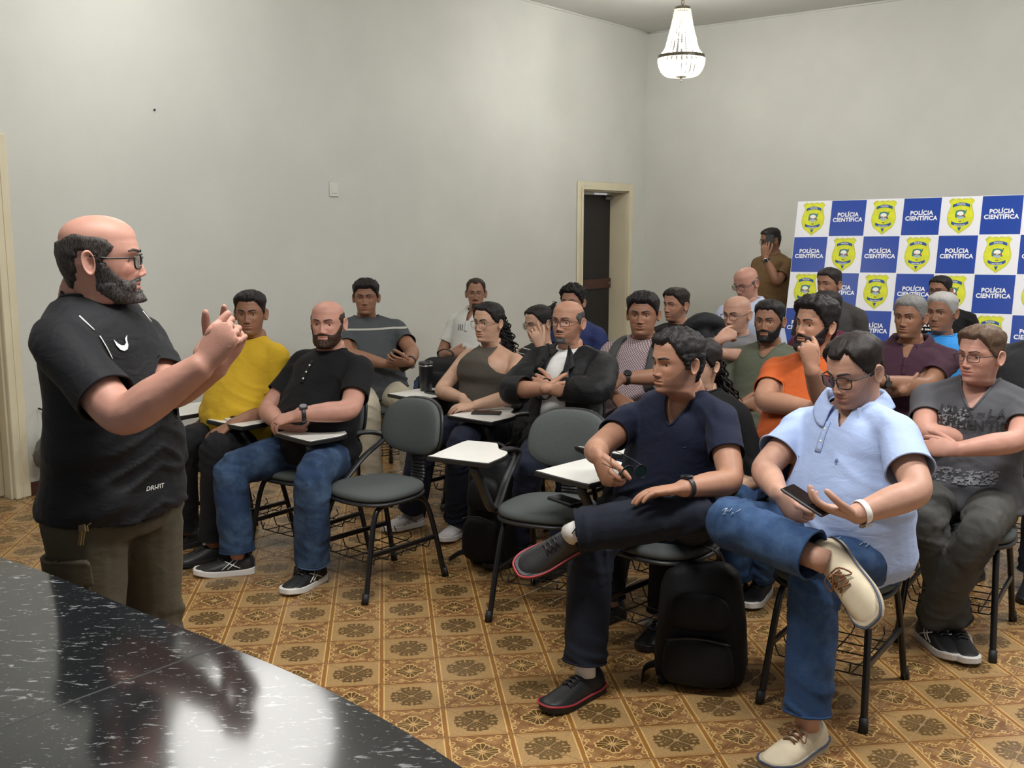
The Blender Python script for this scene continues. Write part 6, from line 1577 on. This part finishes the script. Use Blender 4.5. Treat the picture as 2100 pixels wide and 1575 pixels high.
M_BAG = mat('black_nylon', (.006, .006, .007), .62, spec=.25, bump=.35, bscale=60, bdist=.004); M_BAGT = mat('black_webbing', (.012, .012, .012), .75); M_ZIP = mat('zip_dark', (.03, .03, .03), .35, .5)
def backpack(c, F, label, w=.31, d=.20, h=.46, lean=0.0, straps=True, loc_rot=0.0):
    c = np.asarray(c, float); F = unit(V2(*F)); R = V2(F[1], -F[0]); A = unit(UP + F * lean)
    root = empty('backpack', c); tag(root, label, 'backpack')
    o = rrect(.5, .5, -.5, .5, e=3.2, k=28)
    prof = [(.86, .80, .0), (.98, .98, .03), (1.02, 1.06, .12), (1.0, 1.04, .3), (.97, .95, .55), (.92, .82, .78), (.80, .62, .92), (.55, .40, .985), (.2, .15, 1.0)]
    V = []; n = len(o)
    for i, (sw_, sd_, t) in enumerate(prof):
        for q in o:
            V.append(c + R * q[0] * w * sw_ + F * q[1] * d * sd_ + A * (t * h))
    V = np.array(V); Fc = [(i * n + j, i * n + (j + 1) % n, (i + 1) * n + (j + 1) % n, (i + 1) * n + j) for i in range(len(prof) - 1) for j in range(n)] + [tuple(range(n - 1, -1, -1)), tuple(range((len(prof) - 1) * n, len(prof) * n))]
    V, Fc = fuse([(V, Fc)], .012, 3); V = V + vnormals(V, Fc) * (vnoise((V - c) * np.array([14, 14, 9]), 3) * .007)[:, None]
    MB().add(V, Fc).build('bag_body', M_BAG, root, c)
    def fp(x, z, lift): return c + R * x * w + F * (d * .5 * np.interp(z, [0, .1, .3, .55, .78, .92, 1], [.9, 1.04, 1.04, .95, .82, .62, .2]) + lift) + A * (z * h)
    V, Fc = soft_pad(rrect(.40, .36, .06, .46, e=3.5, k=28), -.02, .035, dome=.012); V = np.array([fp(v[0] * 1.0, v[1], v[2] + .01) for v in V]); MB().add(V, Fc).build('front_pocket', M_BAG, root, c)
    V, Fc = soft_pad(rrect(.36, .30, .50, .80, e=3.0, k=28), -.02, .022, dome=.010); V = np.array([fp(v[0] * 1.0, v[1], v[2] + .006) for v in V]); MB().add(V, Fc).build('top_pocket', M_BAG, root, c)
    MB().tube(catmull([fp(-.34, .44, .05), fp(-.1, .47, .053), (fp(.1, .47, .053)), fp(.34, .44, .05)], 4), .004, 6).build('zip', M_ZIP, root, c)
    top = c + A * (h * .97)
    V, Fc = tube(catmull([top - R * .045 - F * .03, top - R * .05 - F * .03 + A * .035, top - F * .03 + A * .055, top + R * .05 - F * .03 + A * .035, top + R * .045 - F * .03], 5), [(.013, .004)] * 21, 8, side=F); MB().add(V, Fc).build('grab_handle', M_BAGT, root, c)
    if straps:
        for q in (-1, 1):
            b = c - F * d * .46
            pts = catmull([b + R * q * .06 + A * h * .9, b + R * q * .085 - F * .06 + A * h * .62, b + R * q * .11 - F * .085 + A * h * .3, b + R * q * .145 - F * .04 + A * h * .06, b + R * q * .13 + UP * .012], 5); V, Fc = tube(pts, [(.026, .007)] * len(pts), 8, side=R); MB().add(V, Fc).build('shoulder_strap', M_BAGT, root, c)
        pts = catmull([b + R * .12 + UP * .02, c + R * .20 - F * .02 + UP * .012, c + R * .20 + F * .10 + UP * .006], 4); V, Fc = tube(pts, [(.016, .002)] * len(pts), 6, side=UP); MB().add(V, Fc).build('loose_strap', M_BAGT, root, c)
    return root
backpack((.69, 3.60, 0), (-.25, -.97), 'big black backpack standing on the tiles beside the navy-shirted man', .33, .21, .44, -.08)
backpack((-.09, 4.93, 0), (-.5, -.86), 'black backpack standing upright left of the empty chair with phone', .27, .19, .56, 0, True)
cw = PEOPLE['woman']['B'] - W * .02
backpack((PEOPLE['woman']['B'] + np.array([-.25, .60, 0])) * np.array([1, 1, 0]) + UP * .478, (-.4, -.9), 'black bag with a raised grey handle behind the tumbler', .34, .18, .38, 0, False)
chair(*(PEOPLE['woman']['B'] + np.array([-.22, .63, 0]))[:2], FD, 'empty grey chair holding the black bag behind the tumbler', False)
# straps of the pack on the back of the checked-shirt man
p = PEOPLE['checked']; bk = empty('backpack', (p['B'][0], p['B'][1], .8)); tag(bk, 'dark backpack worn by the smiling man in checked shirt', 'backpack'); ob = np.array(bk.location)
N_, R_, F_ = p['N'], p['R'], p['Fd']
for q in (-1, 1):
    pts = catmull([N_ + R_ * q * .10 - F_ * .13 - UP * .10, N_ + R_ * q * .105 - F_ * .06 + UP * .006, N_ + R_ * q * .115 + F_ * .085 - UP * .012, N_ + R_ * q * .125 + F_ * .172 - UP * .12, N_ + R_ * q * .135 + F_ * .205 - UP * .24, N_ + R_ * q * .20 + F_ * .10 - UP * .36], 5)
    V, Fc = tube(pts, [(.028, .007)] * len(pts), 8, side=R_); MB().add(V, Fc).build('shoulder_strap', mat('strap_grey', lin('#3a3b3b'), .8), bk, ob)
    MB().box(N_ + R_ * q * .130 + F_ * .197 - UP * .17, .05, .012, .03, R_, F_, UP, 0, .004).build('buckle', M_BAGT, bk, ob)
V, Fc = soft_pad(rrect(.13, .12, -.20, .20, k=28), -.05, .05, dome=.02); V = np.array([N_ - F_ * (.205 + v[2]) + R_ * v[0] + UP * (v[1] - .26) for v in V]); MB().add(V, Fc).build('bag_body', M_BAG, bk, ob)
# sunglasses hanging from the hand of the navy-shirted man
sg = empty('sunglasses', P(1300, 968, 3.38)); tag(sg, 'dark aviator sunglasses dangling from the hand of the navy-shirted man', 'sunglasses'); og = np.array(sg.location)
mb = MB(); a = np.linspace(0, 2 * PI, 22, endpoint=False); ml2 = MB()
for q in (-1, 1):
    cc = og + np.array([.6, .3, 0]) * 0 + unit((.75, .6, -.1)) * q * .033; ax1, ax2 = unit((.75, .6, -.1)), unit((.1, -.1, 1))
    ring = np.array([cc + ax1 * math.cos(t_) * .028 + ax2 * (math.sin(t_) * .024 - .004 * math.cos(t_) * q) for t_ in a]); mb.tube(ring, .0012, 6, 0, True); ml2.add(np.concatenate([ring, [cc]]), [(i, (i + 1) % 22, 22) for i in range(22)])
mb.tube(catmull([og - unit((.75, .6, -.1)) * .062 + UP * .012, P(1262, 962, 3.37), P(1235, 950, 3.34)], 4), .0012, 6); mb.tube(catmull([og + unit((.75, .6, -.1)) * .06 + UP * .012, P(1262, 925, 3.42), P(1252, 945, 3.36)], 4), .0014, 6); mb.tube([og - unit((.75, .6, -.1)) * .006 + UP * .008, og + unit((.75, .6, -.1)) * .006 + UP * .008], .0012, 6)
mb.build('frame', M_GLASSF, sg, og); ml2.build('lens', mat('dark_lens', (.01, .022, .022), .05), sg, og)
# jacket thrown over a chair back behind the checked shirt
c = P(1430, 668, 6.6); V, F = [], []
pts = [P(1392, 690, 6.62), P(1415, 668, 6.6), P(1440, 658, 6.6), P(1468, 660, 6.62), P(1485, 672, 6.66)]
parts = [tube(catmull(pts, 3), np.interp(np.linspace(0, 1, 13), [0, .3, .7, 1], [.03, .05, .05, .03]), 12, round_cap=2), tube([P(1400, 690, 6.62), P(1402, 735, 6.6), P(1405, 800, 6.6)], [.045, .07, .07], 10, 2, round_cap=2), tube([P(1440, 670, 6.62), P(1442, 735, 6.6), P(1440, 800, 6.6)], [.05, .08, .08], 12, 2, round_cap=2), tube([P(1475, 680, 6.64), P(1474, 735, 6.6), P(1470, 800, 6.6)], [.045, .07, .07], 10, 2, round_cap=2)]
V, F = fuse(parts, .014, 4); V = V + vnormals(V, F) * ((1 - np.abs(vnoise((V - c) * np.array([9, 9, 20]), 4))) * .016 - .008)[:, None]
tag(MB().add(V, F).build('draped_jacket', M_BJ2, None, c, c), 'black jacket draped over a chair back behind the checked shirt', 'jacket')
chair(*P(1440, 800, 6.48)[:2], (-.62, -.78), 'empty grey chair under the draped black jacket', False)
# dark plastic bag hanging on the wall behind the speaker
c = RL(on_left(82, 925)[0], .14, on_left(82, 925)[1]); V, F = sphere((0, 0, 0), .105, 22, 16, (1, .8, .95)); V[:, 2] = np.where(V[:, 2] > 0, V[:, 2] * (1 + .9 * np.exp(-(V[:, 0] / .05) ** 2)), V[:, 2]); V[:, 0] *= np.where(V[:, 2] > .05, np.interp(V[:, 2], [.05, .2], [1, .35]), 1); V = V + vnormals(V, F) * (vnoise(V * 34, 6) * .014)[:, None]
mb = MB(); mb.add(V[:, :1] * U + V[:, 1:2] * W + V[:, 2:] * UP + c, F); pb = tag(mb.build('plastic_bag', mat('smoky_plastic', lin('#5b5751'), .22, var=.4, vscale=14, bump=.5, bscale=40, bdist=.01), None, c, c), 'crumpled smoky plastic bag hung by the wall behind the speaker', 'bag')
mb = MB(); mb.tube(catmull([c + UP * .16, c + UP * .24 + U * .03, c + UP * .27 - W * .12], 4), .006, 6); mb.build('bag_loop', M_BAGT, pb, c)
# brown carton behind the empty chair
c = G(752, 893); c[2] = 0
bx = empty('wooden_box', c); tag(bx, 'brown wooden box standing on the floor behind the black henley man', 'box')
mb = MB(); mb.box((0, 0, .22), .32, .30, .40, U, W, UP, 0, .006); mb.build('box_body', mat('box_wood', lin('#6a4a30'), .6, var=.3, vscale=9, stretch=(1, 1, .3)), bx)
mb = MB(); mb.box((0, 0, .010), .34, .32, .02, U, W, UP, 0, .004); mb.build('plinth', mat('box_plinth', lin('#2a1a14'), .6), bx)
mb = MB(); mb.box((0, 0, .43), .34, .32, .02, U, W, UP, 0, .004); mb.build('box_lid', mat('box_lid_wood', lin('#5c3f29'), .55), bx)
# crumpled scrap of paper
c = G(1329, 1286); V, F = sphere((0, 0, 0), .022, 12, 8, (1.3, 1, .75)); V = V + vnormals(V, F) * (vnoise(V * 90, 8) * .009)[:, None]; V[:, 2] -= V[:, 2].min()
tag(MB().add(V, F, 0, False).build('paper_scrap', mat('paper_white', lin('#d8d4cc'), .8), None, None, c), 'small crumpled white paper scrap on the tiles beside the black backpack', 'paper')
# keys on the speaker's belt
kp = P(178, 1072, 2.55)
ks = empty('key_bunch', kp); tag(ks, 'metal keys hanging from the waistband of the speaker', 'keys')
MB().tube([kp + np.array([math.cos(t_) * .012, 0, math.sin(t_) * .012 + .006]) for t_ in np.linspace(0, 2 * PI, 16, endpoint=False)], .0015, 6, 0, True).build('key_ring', WS, ks, kp)
for q in (0, 1):
    mb = MB(); e_ = kp + np.array([-.006 - .006 * q, -.003 * q, -.012]); mb.box(e_, .018, .003, .022, bev=.001); mb.box(e_ + np.array([-.006, 0, -.028]), .007, .002, .038, unit((1, 0, -.2)), (0, 1, 0), None, 0, .0005); mb.build('key', mat('brass', lin('#b9a77c'), .3, .9), ks, kp)
for d_ in DEBUG: pass

# marks on cloth and skin, laid on the surface the photograph shows them on
def surf_at(V, px, py, rad=9):
    pr = proj(V); d = np.hypot(pr[:, 0] - px, pr[:, 1] - py); ok = np.where(d < rad)[0]
    if len(ok) == 0: return V[np.argmin(d)]
    dep = V[ok, 1]; near = ok[dep < dep.min() + .03]; i = near[np.argmin(d[near])]; return P(px, py, V[i, 1])
TOC = lambda p: unit(np.array([0, 0, CAM_H]) - p)
pz = PEOPLE['polo']; M_FRAY = mat('frayed_thread', lin('#9fb0bf'), .9); rg = np.random.RandomState(5)
for (cx_, cy_, nn_) in ((1492, 1052, 8), (1708, 1112, 6), (1776, 1108, 7)):
    mb = MB()
    for _ in range(nn_):
        x0, y0 = cx_ + rg.normal(0, 7), cy_ + rg.normal(0, 6); p0, p1 = surf_at(pz['V'], x0, y0), surf_at(pz['V'], x0 + 5 + rg.rand() * 6, y0 - 3 - rg.rand() * 5); mb.tube([p0 + TOC(p0) * .006, p1 + TOC(p1) * .006], .0011, 5)
    mb.build('frayed_patch', M_FRAY, pz['trousers'], pz['off'])
nv = PEOPLE['navy']; hp, K_, An_, toe_, tu_ = nv['LG']['L']; d_ = unit(An_ - K_); sk = An_ - d_ * .022; c = sk + TOC(sk) * .041; mb = MB()
mb.tube([c + UP * .02 - d_ * .012, c + UP * .008, c - UP * .006 + d_ * .010], .0022, 6); mb.tube([c + UP * .008, c - UP * .020 - d_ * .006], .0022, 6); mb.build('sock_mark', M_PRINTD, nv['root'], nv['off'])
wm = PEOPLE['woman']; S_, E_ = wm['A']['R'][0], wm['A']['R'][1]; M_TAT = mat('tattoo_ink', lin('#5b4236'), .6); mb = MB(); ax_ = unit(E_ - S_); sd_ = unit(np.cross(ax_, TOC(S_)))
for k_, (t_, o_, r_) in enumerate(((.22, .006, .010), (.27, -.010, .012), (.33, .010, .008), (.38, -.006, .010), (.44, .004, .007))):
    cc = S_ + (E_ - S_) * t_; pts = []
    for a_ in np.linspace(.3, 5.0, 9):
        q_ = cc + ax_ * r_ * math.sin(a_) + sd_ * (o_ + r_ * math.cos(a_)); h_ = (q_ - cc) @ sd_; pts.append(q_ + TOC(cc) * math.sqrt(max(.0455 ** 2 - h_ * h_, 1e-5)))
    mb.tube(pts, .0011, 5)
mb.build('tattoo', M_TAT, wm['root'], wm['off'])
